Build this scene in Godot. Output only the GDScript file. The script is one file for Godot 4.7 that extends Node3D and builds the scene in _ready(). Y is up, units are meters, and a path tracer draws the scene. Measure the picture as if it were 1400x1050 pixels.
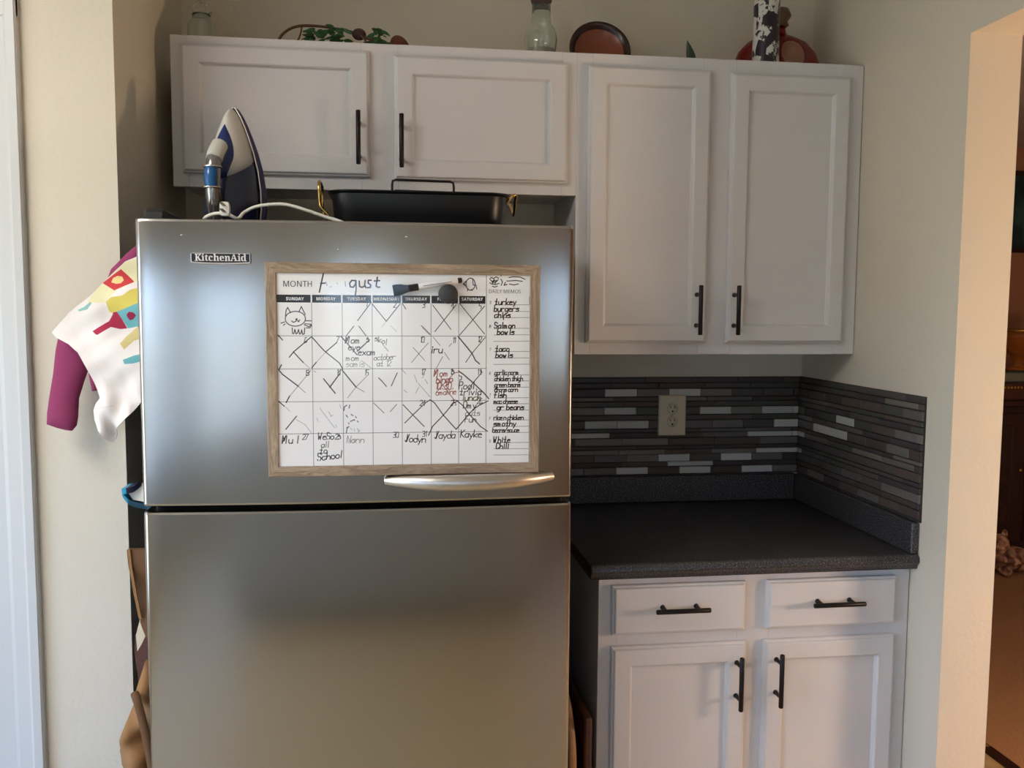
extends Node3D

# ---------------------------------------------------------------- look
const EXPOSURE := 1.24
const SKY_ENERGY := 9.8
const ROOM_LAMP := 2.7
const HALL_LAMP := 1.1

var M := {}
var names_used := {}


func _ready() -> void:
	camera_and_light()
	make_materials()
	build_shell()
	build_far_room()
	build_fridge()
	build_wall_cabinets()
	build_base_cabinet()
	build_countertop()
	build_tiles()
	build_board()
	build_fridge_top()
	build_cabinet_top()
	build_left_gap()
	build_right_gap()
	build_island()


func camera_and_light() -> void:
	var cam := Camera3D.new()
	cam.name = "camera"
	cam.fov = 46.58
	cam.near = 0.05
	cam.far = 60.0
	var fw := Vector3(0.13358, -0.08433, -0.98744).normalized()
	var rt := Vector3(0.99102, 0.00589, 0.13357)
	rt = (rt - fw * rt.dot(fw)).normalized()
	var up := rt.cross(fw).normalized()
	cam.transform = Transform3D(Basis(rt, up, -fw), Vector3(0, 1.4904, 2.5734))
	add_child(cam)
	cam.current = true
	var env := Environment.new()
	env.background_mode = Environment.BG_SKY
	var sky := Sky.new()
	var sm := ProceduralSkyMaterial.new()
	sm.sky_top_color = Color(0.50, 0.68, 0.95)
	sm.sky_horizon_color = Color(0.73, 0.86, 1.0)
	sm.ground_horizon_color = Color(0.72, 0.76, 0.78)
	sm.ground_bottom_color = Color(0.62, 0.66, 0.66)
	sky.sky_material = sm
	env.sky = sky
	env.background_energy_multiplier = SKY_ENERGY
	env.tonemap_mode = Environment.TONE_MAPPER_LINEAR
	env.tonemap_exposure = EXPOSURE
	env.sdfgi_enabled = true
	env.ssao_enabled = true
	env.ssil_enabled = true
	var we := WorldEnvironment.new()
	we.name = "world_environment"
	we.environment = env
	add_child(we)


# ---------------------------------------------------------------- helpers: naming
func numbered(called: String) -> String:
	if not names_used.has(called):
		names_used[called] = 0
		return called
	names_used[called] += 1
	return "%s_%03d" % [called, names_used[called]]


func mesh_of(st: SurfaceTool) -> ArrayMesh:
	st.generate_normals()
	return st.commit()


func piece(called: String, mesh: Mesh, mat: Material, parent: Node, at := Vector3.ZERO) -> MeshInstance3D:
	var o := MeshInstance3D.new()
	o.mesh = mesh
	o.material_override = mat
	o.position = at
	if parent == self:
		o.name = numbered(called)
	else:
		var n := called
		var k := 0
		while parent.has_node(n):
			k += 1
			n = "%s_%03d" % [called, k]
		o.name = n
	parent.add_child(o, true)
	return o


func thing(called: String, label: String, category: String, group := "") -> Node3D:
	var o := Node3D.new()
	o.name = numbered(called)
	add_child(o, true)
	tag(o, label, category, group)
	return o


func tag(o: Node, label: String, category: String, group := "") -> void:
	o.set_meta("label", label)
	o.set_meta("category", category)
	if group:
		o.set_meta("group", group)


func struct(called: String, st: SurfaceTool, mat: Material, label := "", parent: Node = self) -> MeshInstance3D:
	var o := piece(called, mesh_of(st), mat, parent)
	if parent == self:
		o.set_meta("kind", "structure")
		if label:
			o.set_meta("label", label)
	return o


# ---------------------------------------------------------------- helpers: geometry
func new_st() -> SurfaceTool:
	var st := SurfaceTool.new()
	st.begin(Mesh.PRIMITIVE_TRIANGLES)
	return st


func tri(st: SurfaceTool, a: Vector3, b: Vector3, c: Vector3, out: Vector3, smooth := -1, ua := Vector2.ZERO, ub := Vector2.ZERO, uc := Vector2.ZERO) -> void:
	st.set_smooth_group(smooth)
	if (a - c).cross(a - b).dot(out) < 0.0:
		var t := b
		b = c
		c = t
		var tu := ub
		ub = uc
		uc = tu
	st.set_uv(ua)
	st.add_vertex(a)
	st.set_uv(ub)
	st.add_vertex(b)
	st.set_uv(uc)
	st.add_vertex(c)


func quad(st: SurfaceTool, a: Vector3, b: Vector3, c: Vector3, d: Vector3, out: Vector3, smooth := -1, uv := [Vector2.ZERO, Vector2(1, 0), Vector2(1, 1), Vector2(0, 1)]) -> void:
	tri(st, a, b, c, out, smooth, uv[0], uv[1], uv[2])
	tri(st, a, c, d, out, smooth, uv[0], uv[2], uv[3])


# a box with chamfered edges; UVs in metres
func box(st: SurfaceTool, lo: Vector3, hi: Vector3, bev := 0.0) -> void:
	var mid := (lo + hi) / 2.0
	var h := (hi - lo) / 2.0
	bev = minf(bev, minf(h.x, minf(h.y, h.z)) * 0.9)
	for ax in 3:
		var u := (ax + 1) % 3
		var v := (ax + 2) % 3
		for s in [-1.0, 1.0]:
			var p := []
			var uv := []
			for k in [[-1, -1], [1, -1], [1, 1], [-1, 1]]:
				var q := Vector3.ZERO
				q[ax] = s * h[ax]
				q[u] = k[0] * (h[u] - bev)
				q[v] = k[1] * (h[v] - bev)
				p.append(mid + q)
				var w: Vector3 = mid + q
				uv.append(Vector2(w[u], w[v]))
			var n := Vector3.ZERO
			n[ax] = s
			quad(st, p[0], p[1], p[2], p[3], n, -1, uv)
	if bev <= 0.0:
		return
	for ax in 3:
		var u := (ax + 1) % 3
		var v := (ax + 2) % 3
		for su in [-1.0, 1.0]:
			for sv in [-1.0, 1.0]:
				var p := []
				for k in [[0, -1], [0, 1], [1, 1], [1, -1]]:
					var q := Vector3.ZERO
					q[ax] = k[1] * (h[ax] - bev)
					q[u] = su * (h[u] - (bev if k[0] else 0.0))
					q[v] = sv * (h[v] - (0.0 if k[0] else bev))
					p.append(mid + q)
				var n := Vector3.ZERO
				n[u] = su
				n[v] = sv
				quad(st, p[0], p[1], p[2], p[3], n)
	for sx in [-1.0, 1.0]:
		for sy in [-1.0, 1.0]:
			for sz in [-1.0, 1.0]:
				var s := Vector3(sx, sy, sz)
				var c := mid + s * h
				tri(st, c - Vector3(0, sy, sz) * bev, c - Vector3(sx, 0, sz) * bev, c - Vector3(sx, sy, 0) * bev, s)


func boxmesh(size: Vector3, bev: float) -> ArrayMesh:
	var st := new_st()
	box(st, -size / 2.0, size / 2.0, bev)
	return mesh_of(st)


# rings (arrays of points of equal length) joined into a skin
func loft(st: SurfaceTool, rings: Array, smooth := 1, closed := true, cap0 := true, cap1 := true) -> void:
	var n: int = rings[0].size()
	var axis0 := Vector3.ZERO
	var mids := []
	for r in rings:
		var c := Vector3.ZERO
		for p in r:
			c += p
		mids.append(c / n)
	var total := 0.0
	for i in rings.size() - 1:
		var step: float = (mids[i + 1] - mids[i]).length()
		for j in (n if closed else n - 1):
			var k := (j + 1) % n
			var a: Vector3 = rings[i][j]
			var b: Vector3 = rings[i][k]
			var c: Vector3 = rings[i + 1][k]
			var d: Vector3 = rings[i + 1][j]
			var out: Vector3 = (a + b + c + d) / 4.0 - (mids[i] + mids[i + 1]) / 2.0
			var u0 := float(j) / n
			var u1 := float(j + 1) / n
			quad(st, a, b, c, d, out, smooth, [Vector2(u0, total), Vector2(u1, total), Vector2(u1, total + step), Vector2(u0, total + step)])
		total += step
	if cap0:
		for j in n:
			tri(st, rings[0][j], rings[0][(j + 1) % n], mids[0], mids[0] - mids[1], -1)
	if cap1:
		var e := rings.size() - 1
		for j in n:
			tri(st, rings[e][j], rings[e][(j + 1) % n], mids[e], mids[e] - mids[e - 1], -1)


# profile of (radius, height) points turned round the y axis
func lathe(st: SurfaceTool, prof: Array, xf := Transform3D.IDENTITY, segs := 32, smooth := 1) -> void:
	for i in prof.size() - 1:
		var p: Vector2 = prof[i]
		var q: Vector2 = prof[i + 1]
		var d := q - p
		var n2 := Vector2(d.y, -d.x)
		for j in segs:
			var a0 := TAU * j / segs
			var a1 := TAU * (j + 1) / segs
			var am := (a0 + a1) / 2.0
			var out := xf.basis * Vector3(n2.x * cos(am), n2.y, n2.x * sin(am))
			var A := xf * Vector3(p.x * cos(a0), p.y, p.x * sin(a0))
			var B := xf * Vector3(p.x * cos(a1), p.y, p.x * sin(a1))
			var C := xf * Vector3(q.x * cos(a1), q.y, q.x * sin(a1))
			var D := xf * Vector3(q.x * cos(a0), q.y, q.x * sin(a0))
			var uv := [Vector2(float(j) / segs, p.y), Vector2(float(j + 1) / segs, p.y), Vector2(float(j + 1) / segs, q.y), Vector2(float(j) / segs, q.y)]
			if p.x < 1e-6:
				tri(st, A, C, D, out, smooth, uv[0], uv[2], uv[3])
			elif q.x < 1e-6:
				tri(st, A, B, D, out, smooth, uv[0], uv[1], uv[3])
			else:
				quad(st, A, B, C, D, out, smooth, uv)


func smooth_path(pts: Array, per := 8) -> Array:
	var c := Curve3D.new()
	for i in pts.size():
		var a: Vector3 = pts[maxi(i - 1, 0)]
		var b: Vector3 = pts[mini(i + 1, pts.size() - 1)]
		var t := (b - a) / 6.0
		c.add_point(pts[i], -t, t)
	var out := []
	var total := (pts.size() - 1) * per
	for i in total + 1:
		out.append(c.sample(mini(i / per, pts.size() - 2), float(i) / per - mini(i / per, pts.size() - 2)))
	return out


func tube(st: SurfaceTool, pts: Array, radius, segs := 10, flat := Vector2(1, 1)) -> void:
	var rings := []
	var nrm := Vector3.UP
	for i in pts.size():
		var t: Vector3 = (pts[mini(i + 1, pts.size() - 1)] - pts[maxi(i - 1, 0)]).normalized()
		if i == 0 and absf(t.dot(nrm)) > 0.9:
			nrm = Vector3.RIGHT
		nrm = (nrm - t * nrm.dot(t)).normalized()
		var bin := t.cross(nrm)
		var r: float = radius if typeof(radius) == TYPE_FLOAT else radius[i]
		var ring := []
		for j in segs:
			var a := TAU * j / segs
			ring.append(pts[i] + nrm * cos(a) * r * flat.x + bin * sin(a) * r * flat.y)
		rings.append(ring)
	loft(st, rings, 1)


# rectangular loops (inset, z) of a w by h slab, lofted from back to front; closes the last loop if told to
func slab(st: SurfaceTool, c: Vector3, w: float, h: float, loops: Array, close := true) -> void:
	var rect := func(l: Vector2) -> Array:
		var x := w / 2.0 - l.x
		var y := h / 2.0 - l.x
		return [c + Vector3(-x, -y, l.y), c + Vector3(x, -y, l.y), c + Vector3(x, y, l.y), c + Vector3(-x, y, l.y)]
	for i in loops.size() - 1:
		var a: Array = rect.call(loops[i])
		var b: Array = rect.call(loops[i + 1])
		var d: Vector2 = loops[i + 1] - loops[i]
		for j in 4:
			var k := (j + 1) % 4
			var side: Vector3 = [Vector3.DOWN, Vector3.RIGHT, Vector3.UP, Vector3.LEFT][j]
			var out := side * d.y + Vector3(0, 0, d.x)
			quad(st, a[j], a[k], b[k], b[j], out)
	var r0: Array = rect.call(loops[0])
	quad(st, r0[0], r0[1], r0[2], r0[3], Vector3.FORWARD)
	if close:
		var r: Array = rect.call(loops[-1])
		quad(st, r[0], r[1], r[2], r[3], Vector3.BACK)


# a sheet cut to an outline in the xy plane, z given by a function, with thickness; uv from a function
func sheet(st: SurfaceTool, poly: PackedVector2Array, zf: Callable, thick: Callable, uvf: Callable, cell := 0.008) -> void:
	var lo := poly[0]
	var hi := poly[0]
	for p in poly:
		lo = lo.min(p)
		hi = hi.max(p)
	var nx := int(ceil((hi.x - lo.x) / cell))
	var ny := int(ceil((hi.y - lo.y) / cell))
	for i in nx:
		for j in ny:
			var a := lo + Vector2(i, j) * cell
			var cellp := PackedVector2Array([a, a + Vector2(cell, 0), a + Vector2(cell, cell), a + Vector2(0, cell)])
			for part in Geometry2D.intersect_polygons(cellp, poly):
				if part.size() < 3:
					continue
				var idx := Geometry2D.triangulate_polygon(part)
				for k in range(0, idx.size(), 3):
					var f := []
					var b := []
					var u := []
					for m in 3:
						var p: Vector2 = part[idx[k + m]]
						var z: float = zf.call(p)
						var t: float = thick.call(p)
						f.append(Vector3(p.x, p.y, z + t / 2.0))
						b.append(Vector3(p.x, p.y, z - t / 2.0))
						u.append(uvf.call(p))
					tri(st, f[0], f[1], f[2], Vector3.BACK, 1, u[0], u[1], u[2])
					tri(st, b[0], b[1], b[2], Vector3.FORWARD, 2, u[0], u[1], u[2])
	var mid := (lo + hi) / 2.0
	for i in poly.size():
		var p := poly[i]
		var q := poly[(i + 1) % poly.size()]
		var n := maxi(1, int((q - p).length() / cell))
		for k in n:
			var a := p.lerp(q, float(k) / n)
			var b := p.lerp(q, float(k + 1) / n)
			var za: float = zf.call(a)
			var zb: float = zf.call(b)
			var ta: float = thick.call(a) / 2.0
			var tb: float = thick.call(b) / 2.0
			var e := (q - p).orthogonal()
			var out := Vector3(e.x, e.y, 0)
			if Geometry2D.is_point_in_polygon((a + b) / 2.0 + e.normalized() * 0.0005, poly):
				out = -out
			var ua: Vector2 = uvf.call(a)
			var ub: Vector2 = uvf.call(b)
			quad(st, Vector3(a.x, a.y, za - ta), Vector3(b.x, b.y, zb - tb), Vector3(b.x, b.y, zb + tb), Vector3(a.x, a.y, za + ta), out, -1, [ua, ub, ub, ua])


func edge_distance(p: Vector2, poly: PackedVector2Array) -> float:
	var d := 1e9
	for i in poly.size():
		d = minf(d, p.distance_to(Geometry2D.get_closest_point_to_segment(p, poly[i], poly[(i + 1) % poly.size()])))
	return d


func pv(nums: Array) -> PackedVector2Array:
	var out := PackedVector2Array()
	for i in range(0, nums.size(), 2):
		out.append(Vector2(nums[i], nums[i + 1]))
	return out


# ---------------------------------------------------------------- materials
func c8(r: float, g: float, b: float) -> Color:
	return Color(r / 255.0, g / 255.0, b / 255.0)


func mat(col: Color, rough := 0.6, metal := 0.0, spec := 0.5) -> StandardMaterial3D:
	var m := StandardMaterial3D.new()
	m.albedo_color = col
	m.roughness = rough
	m.metallic = metal
	m.metallic_specular = spec
	return m


func noise_tex(freq: float, size := 512, ramp: Array = [], seed_ := 1, octaves := 4, kind := FastNoiseLite.TYPE_SIMPLEX_SMOOTH) -> NoiseTexture2D:
	var n := FastNoiseLite.new()
	n.seed = seed_
	n.noise_type = kind
	n.frequency = freq
	n.fractal_octaves = octaves
	var t := NoiseTexture2D.new()
	t.width = size
	t.height = size
	t.seamless = true
	t.noise = n
	if ramp.size():
		var g := Gradient.new()
		var offs := PackedFloat32Array()
		var cols := PackedColorArray()
		for r in ramp:
			offs.append(r[0])
			cols.append(r[1])
		g.offsets = offs
		g.colors = cols
		t.color_ramp = g
	return t


func wood_image(w: int, h: int, base: Color, dark: Color, seed_: int, freq := 0.05) -> ImageTexture:
	var n := FastNoiseLite.new()
	n.seed = seed_
	n.frequency = 1.0
	n.fractal_octaves = 4
	var im := Image.create_empty(w, h, false, Image.FORMAT_RGB8)
	for y in h:
		for x in w:
			var wave := n.get_noise_2d(x * 0.004, y * 0.03) * 3.0
			var v := n.get_noise_2d(x * 0.006, y * freq * 4.0 + wave) * 0.9 + n.get_noise_2d(x * 0.05, y * 0.9) * 0.35
			im.set_pixel(x, y, base.lerp(dark, clampf(0.5 + v, 0.0, 1.0)))
	return ImageTexture.create_from_image(im)


func make_materials() -> void:
	var bump := noise_tex(0.03, 512, [], 5, 3)
	var wall := mat(c8(212, 203, 185), 0.75)
	wall.heightmap_enabled = true
	wall.heightmap_texture = bump
	wall.heightmap_scale = 0.06
	wall.uv1_triplanar = true
	wall.uv1_world_triplanar = true
	wall.uv1_scale = Vector3(4, 4, 4)
	M.wall = wall
	var far := wall.duplicate()
	far.albedo_color = c8(186, 138, 106)
	M.far_wall = far
	M.ceiling = mat(c8(205, 203, 198), 0.85)
	var paint := mat(c8(208, 206, 206), 0.42)
	paint.heightmap_enabled = true
	paint.heightmap_texture = bump
	paint.heightmap_scale = 0.02
	paint.uv1_triplanar = true
	paint.uv1_world_triplanar = true
	paint.uv1_scale = Vector3(5, 5, 5)
	M.paint = paint
	M.trim = mat(c8(198, 199, 198), 0.4)
	M.cabinet_inside = mat(c8(150, 128, 104), 0.7)
	M.black_metal = mat(c8(34, 29, 30), 0.38, 0.6)
	# brushed steel
	var n := FastNoiseLite.new()
	n.seed = 9
	n.frequency = 1.0
	var im := Image.create_empty(256, 1024, false, Image.FORMAT_RGB8)
	for y in 1024:
		for x in 256:
			var v := 0.5 + 0.5 * n.get_noise_2d(x * 0.02, y * 0.7)
			im.set_pixel(x, y, Color(v, v, v))
	var brush := ImageTexture.create_from_image(im)
	var steel := mat(c8(178, 175, 171), 0.16, 1.0)
	steel.heightmap_enabled = true
	steel.heightmap_texture = brush
	steel.heightmap_scale = 0.0008
	steel.anisotropy_enabled = true
	steel.anisotropy = 0.2
	M.steel = steel
	M.satin = mat(c8(208, 203, 195), 0.36, 1.0)
	M.fridge_body = mat(c8(28, 27, 28), 0.5)
	M.gasket = mat(c8(16, 15, 16), 0.8)
	M.chrome = mat(c8(225, 225, 225), 0.12, 1.0)
	# dark speckled laminate
	var gr := mat(Color.WHITE, 0.34)
	gr.albedo_texture = noise_tex(0.05, 1024, [[0.0, c8(30, 29, 33)], [0.42, c8(40, 39, 43)], [0.56, c8(56, 54, 57)], [0.68, c8(84, 80, 80)], [0.8, c8(124, 118, 114)]], 21, 6)
	gr.uv1_triplanar = true
	gr.uv1_world_triplanar = true
	gr.uv1_scale = Vector3(4, 4, 4)
	M.granite = gr
	M.grout = mat(c8(52, 47, 44), 0.9)
	M.tile_dark = []
	for c in [c8(78, 66, 62), c8(88, 76, 70), c8(70, 63, 64), c8(82, 77, 74), c8(76, 76, 71)]:
		M.tile_dark.append(mat(c, 0.3, 0.0, 0.35))
	M.tile_mid = [mat(c8(104, 98, 94), 0.4), mat(c8(96, 90, 88), 0.4), mat(c8(112, 106, 98), 0.4)]
	M.tile_light = [mat(c8(196, 194, 190), 0.3), mat(c8(186, 186, 178), 0.3), mat(c8(178, 180, 176), 0.3)]
	M.almond = mat(c8(214, 202, 172), 0.4)
	M.dark_slot = mat(c8(40, 34, 28), 0.7)
	var wood := mat(Color.WHITE, 0.55)
	wood.albedo_texture = wood_image(512, 96, c8(176, 156, 132), c8(128, 108, 88), 4)
	M.frame_wood = wood
	M.black_plastic = mat(c8(30, 31, 34), 0.45)
	M.pan = mat(c8(22, 23, 26), 0.34, 0.2)
	M.brass = mat(c8(214, 180, 110), 0.2, 1.0)
	M.white_plastic = mat(c8(226, 224, 214), 0.4)
	M.grey_plastic = mat(c8(196, 194, 186), 0.4)
	var blue := mat(c8(14, 30, 62), 0.16)
	blue.clearcoat_enabled = true
	blue.clearcoat = 0.6
	M.iron_blue = blue
	M.iron_indigo = mat(c8(48, 42, 78), 0.3)
	M.iron_tank = mat(c8(26, 46, 100), 0.15)
	M.iron_button = mat(c8(30, 92, 148), 0.2)
	M.clear_glass = glass(Color(0.96, 0.98, 0.96, 0.06))
	M.magenta = mat(c8(140, 48, 92), 0.85)
	M.kraft = mat(c8(150, 108, 64), 0.8)
	M.kraft_dark = mat(c8(108, 74, 44), 0.8)
	M.tan_wood = mat(Color.WHITE, 0.5)
	M.tan_wood.albedo_texture = wood_image(256, 64, c8(178, 132, 84), c8(140, 98, 58), 12)
	M.brown_wood = mat(Color.WHITE, 0.5)
	M.brown_wood.albedo_texture = wood_image(256, 64, c8(92, 54, 38), c8(58, 32, 26), 13)
	M.dark_wood = mat(Color.WHITE, 0.4)
	M.dark_wood.albedo_texture = wood_image(256, 64, c8(62, 34, 30), c8(38, 20, 20), 14)
	M.floor = mat(Color.WHITE, 0.45)
	M.floor.albedo_texture = noise_tex(0.02, 512, [[0.0, c8(164, 146, 110)], [0.5, c8(184, 166, 128)], [1.0, c8(200, 182, 144)]], 31)
	M.floor.uv1_triplanar = true
	M.floor.uv1_world_triplanar = true
	M.carpet = mat(Color.WHITE, 0.95)
	M.carpet.albedo_texture = noise_tex(0.2, 512, [[0.0, c8(150, 112, 82)], [1.0, c8(184, 146, 108)]], 32)
	M.carpet.uv1_triplanar = true
	M.carpet.uv1_world_triplanar = true


func glass(c: Color, scale := 0.05, rough := 0.02) -> StandardMaterial3D:
	var m := mat(c, rough)
	m.transparency = BaseMaterial3D.TRANSPARENCY_ALPHA
	m.refraction_enabled = true
	m.refraction_scale = scale
	return m


func pane_mat() -> StandardMaterial3D:
	var m := mat(Color(0.95, 0.98, 1.0, 0.06), 0.02)
	m.transparency = BaseMaterial3D.TRANSPARENCY_ALPHA
	return m


# ---------------------------------------------------------------- the shell of the room
const RX := 1.2406    # right wall face
const SX := -0.556    # corner of the stub wall
const SZ := 0.62      # face of the stub wall
const LX := -2.0      # left wall face
const BZ := 5.2       # rear wall face
const PANEL := Vector3(-1.3, 2.619, 2.0)
const TOP := 2.62
const WIN1 := [0.50, 1.75, 3.45, 5.05]   # left wall window: y0 y1 z0 z1
const WIN4 := [0.35, 1.75, 1.15, 2.55]   # second left wall window
const WIN5 := [0.55, 1.72, -1.9, -1.15]   # left rear wall window
const WIN2 := [1.0, 1.72, -0.5, 0.12]   # rear wall window: y0 y1 x0 x1
const WIN3 := [0.95, 1.8, 1.5, 2.4]   # rear wall window of the next room


func build_shell() -> void:
	var st := new_st()
	box(st, Vector3(SX - 0.12, 0, -0.12), Vector3(RX + 0.12, TOP, 0))
	struct("wall_back", st, M.wall, "beige wall behind the cabinets and the backsplash")
	st = new_st()   # short return wall of the fridge alcove and the stub wall beside it
	box(st, Vector3(SX - 0.12, 0, 0), Vector3(SX, TOP, SZ))
	box(st, Vector3(-0.785, 0, SZ - 0.12), Vector3(SX - 0.12, TOP, SZ))
	box(st, Vector3(-1.57, 2.06, SZ - 0.12), Vector3(-0.785, TOP, SZ))
	box(st, Vector3(LX, 0, SZ - 0.12), Vector3(-1.57, TOP, SZ))
	struct("wall_alcove", st, M.wall, "cream wall end left of the refrigerator")
	st = new_st()
	box(st, Vector3(RX, 0, 0), Vector3(RX + 0.122, TOP, 0.744))
	box(st, Vector3(RX, 2.0876, 0.744), Vector3(RX + 0.122, TOP, 4.3))
	box(st, Vector3(RX, 0, 4.3), Vector3(RX + 0.122, TOP, BZ))
	box(st, Vector3(RX, 0, -3.2), Vector3(RX + 0.122, TOP, 0))
	struct("wall_right", st, M.wall, "beige wall right of the counter, ending at an opening")
	st = new_st()
	var w := WIN1
	var w4 := WIN4
	box(st, Vector3(LX - 0.14, 0, SZ - 0.12), Vector3(LX, TOP, w4[2]))
	box(st, Vector3(LX - 0.14, 0, w4[3]), Vector3(LX, TOP, w[2]))
	box(st, Vector3(LX - 0.14, 0, w4[2]), Vector3(LX, w4[0], w4[3]))
	box(st, Vector3(LX - 0.14, w4[1], w4[2]), Vector3(LX, TOP, w4[3]))
	box(st, Vector3(LX - 0.14, 0, w[3]), Vector3(LX, TOP, BZ))
	box(st, Vector3(LX - 0.14, 0, w[2]), Vector3(LX, w[0], w[3]))
	box(st, Vector3(LX - 0.14, w[1], w[2]), Vector3(LX, TOP, w[3]))
	struct("wall_left", st, M.wall)
	st = new_st()
	w = WIN2
	box(st, Vector3(LX - 0.14, 0, BZ), Vector3(WIN5[2], TOP, BZ + 0.14))
	box(st, Vector3(WIN5[3], 0, BZ), Vector3(w[2], TOP, BZ + 0.14))
	box(st, Vector3(WIN5[2], 0, BZ), Vector3(WIN5[3], WIN5[0], BZ + 0.14))
	box(st, Vector3(WIN5[2], WIN5[1], BZ), Vector3(WIN5[3], TOP, BZ + 0.14))
	box(st, Vector3(w[3], 0, BZ), Vector3(WIN3[2], TOP, BZ + 0.14))
	box(st, Vector3(WIN3[3], 0, BZ), Vector3(5.2, TOP, BZ + 0.14))
	box(st, Vector3(WIN3[2], 0, BZ), Vector3(WIN3[3], WIN3[0], BZ + 0.14))
	box(st, Vector3(WIN3[2], WIN3[1], BZ), Vector3(WIN3[3], TOP, BZ + 0.14))
	box(st, Vector3(w[2], 0, BZ), Vector3(w[3], w[0], BZ + 0.14))
	box(st, Vector3(w[2], w[1], BZ), Vector3(w[3], TOP, BZ + 0.14))
	struct("wall_rear", st, M.wall)
	st = new_st()
	box(st, Vector3(LX - 0.14, -0.1, -0.12), Vector3(2.0, 0, BZ + 0.14))
	struct("floor", st, M.floor, "tan kitchen floor")
	st = new_st()
	box(st, Vector3(LX - 0.14, TOP, -3.3), Vector3(5.2, TOP + 0.12, BZ + 0.14))
	struct("ceiling", st, M.ceiling)
	# windows
	for k in 5:
		var wn := struct("window_%d" % (k + 1), frame_shape(k), M.trim)
		st = new_st()
		if k == 0 or k == 3:
			var q: Array = WIN1 if k == 0 else WIN4
			box(st, Vector3(LX - 0.075, q[0] + 0.02, q[2] + 0.02), Vector3(LX - 0.07, q[1] - 0.02, q[3] - 0.02))
		else:
			var q: Array = [WIN1, WIN2, WIN3, WIN4, WIN5][k]
			box(st, Vector3(q[2] + 0.02, q[0] + 0.02, BZ + 0.07), Vector3(q[3] - 0.02, q[1] - 0.02, BZ + 0.075))
		piece("pane", mesh_of(st), pane_mat(), wn)
	# half-open white blind in the far left window (it shows in the steel)
	var blind := thing("window_blind", "white slatted blind hanging half open in the left window", "blind")
	st = new_st()
	box(st, Vector3(LX - 0.036, WIN1[1] - 0.045, WIN1[2] + 0.01), Vector3(LX - 0.004, WIN1[1] - 0.004, WIN1[3] - 0.01), 0.003)
	piece("head_rail", mesh_of(st), M.trim, blind)
	var sl := new_st()
	box(sl, Vector3(-0.019, -0.001, -0.785), Vector3(0.019, 0.001, 0.785), 0.0006)
	var slm := mesh_of(sl)
	for k in 29:
		var b := piece("slat", slm, M.trim, blind, Vector3(LX - 0.02, WIN1[1] - 0.07 - k * 0.0405, (WIN1[2] + WIN1[3]) / 2.0))
		b.rotation.z = deg_to_rad(-30.0)
	for e in [[WIN3, "white slatted blind in the rear window of the next room", -50.0], [WIN5, "white slatted blind in the left rear kitchen window", -40.0]]:
		var w5: Array = e[0]
		var half: float = (w5[3] - w5[2]) / 2.0 - 0.015
		blind = thing("window_blind", e[1], "blind")
		st = new_st()
		box(st, Vector3(w5[2] + 0.01, w5[1] - 0.045, BZ + 0.004), Vector3(w5[3] - 0.01, w5[1] - 0.004, BZ + 0.036), 0.003)
		piece("head_rail", mesh_of(st), M.trim, blind)
		sl = new_st()
		box(sl, Vector3(-half, -0.001, -0.019), Vector3(half, 0.001, 0.019), 0.0006)
		slm = mesh_of(sl)
		for k in int((w5[1] - w5[0] - 0.08) / 0.0405):
			var b := piece("slat", slm, M.trim, blind, Vector3((w5[2] + w5[3]) / 2.0, w5[1] - 0.07 - k * 0.0405, BZ + 0.02))
			b.rotation.x = deg_to_rad(e[2])
	# white door and its casing at the left edge
	st = new_st()
	slab(st, Vector3(-1.1775, 1.03, 0.555), 0.775, 2.04, [Vector2(0, 0), Vector2(0, 0.033), Vector2(0.002, 0.035)])
	var door := struct("door_1", st, M.trim, "white door at the left edge of the picture")
	for y in [0.55, 1.5]:
		for x in [-1.36, -0.995]:
			st = new_st()
			slab(st, Vector3(x, y, 0.5895), 0.26, 0.72, [Vector2(0, 0), Vector2(0.008, 0.005), Vector2(0.03, 0.005), Vector2(0.045, 0.001)])
			piece("raised_panel", mesh_of(st), M.trim, door)
	st = new_st()
	casing_side(st, -0.785, -0.735, 0.0, 2.11)
	casing_side(st, -1.57, -1.62, 0.0, 2.11)
	box(st, Vector3(-1.62, 2.06, SZ), Vector3(-0.735, 2.112, SZ + 0.017), 0.004)
	struct("trim_1", st, M.trim, "white door casing on the cream wall")
	st = new_st()
	box(st, Vector3(-0.735, 0, SZ), Vector3(SX, 0.085, SZ + 0.013), 0.004)
	struct("baseboard_alcove", st, M.trim)
	# flush ceiling panel light behind and above the camera
	var lamp := thing("ceiling_light", "long flush ceiling light panel above the kitchen floor", "ceiling light")
	st = new_st()
	slab(st, Vector3.ZERO, 1.24, 0.64, [Vector2(0, 0), Vector2(0, 0.05), Vector2(0.02, 0.055), Vector2(0.024, 0.04)], false)
	piece("frame", mesh_of(st), M.trim, lamp)
	st = new_st()
	box(st, Vector3(-0.596, -0.296, 0.03), Vector3(0.596, 0.296, 0.045))
	var glow := mat(c8(250, 248, 240), 0.5)
	glow.emission_enabled = true
	glow.emission = c8(255, 250, 244)
	glow.emission_energy_multiplier = 1.5
	piece("lamp_diffuser", mesh_of(st), glow, lamp)
	lamp.transform = Transform3D(Basis(Vector3.RIGHT, PI / 2) * Basis(Vector3.BACK, PI / 2), PANEL)
	var l := AreaLight3D.new()
	l.name = "ceiling_panel_light"
	l.area_size = Vector2(0.58, 1.18)
	l.light_color = c8(255, 250, 244)
	l.light_energy = ROOM_LAMP
	l.set("area_range", 9.0)
	l.set("area_attenuation", 2.0)
	l.shadow_enabled = true
	l.transform = Transform3D(Basis(Vector3.RIGHT, -PI / 2), PANEL - Vector3(0, 0.062, 0))
	add_child(l)


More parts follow.
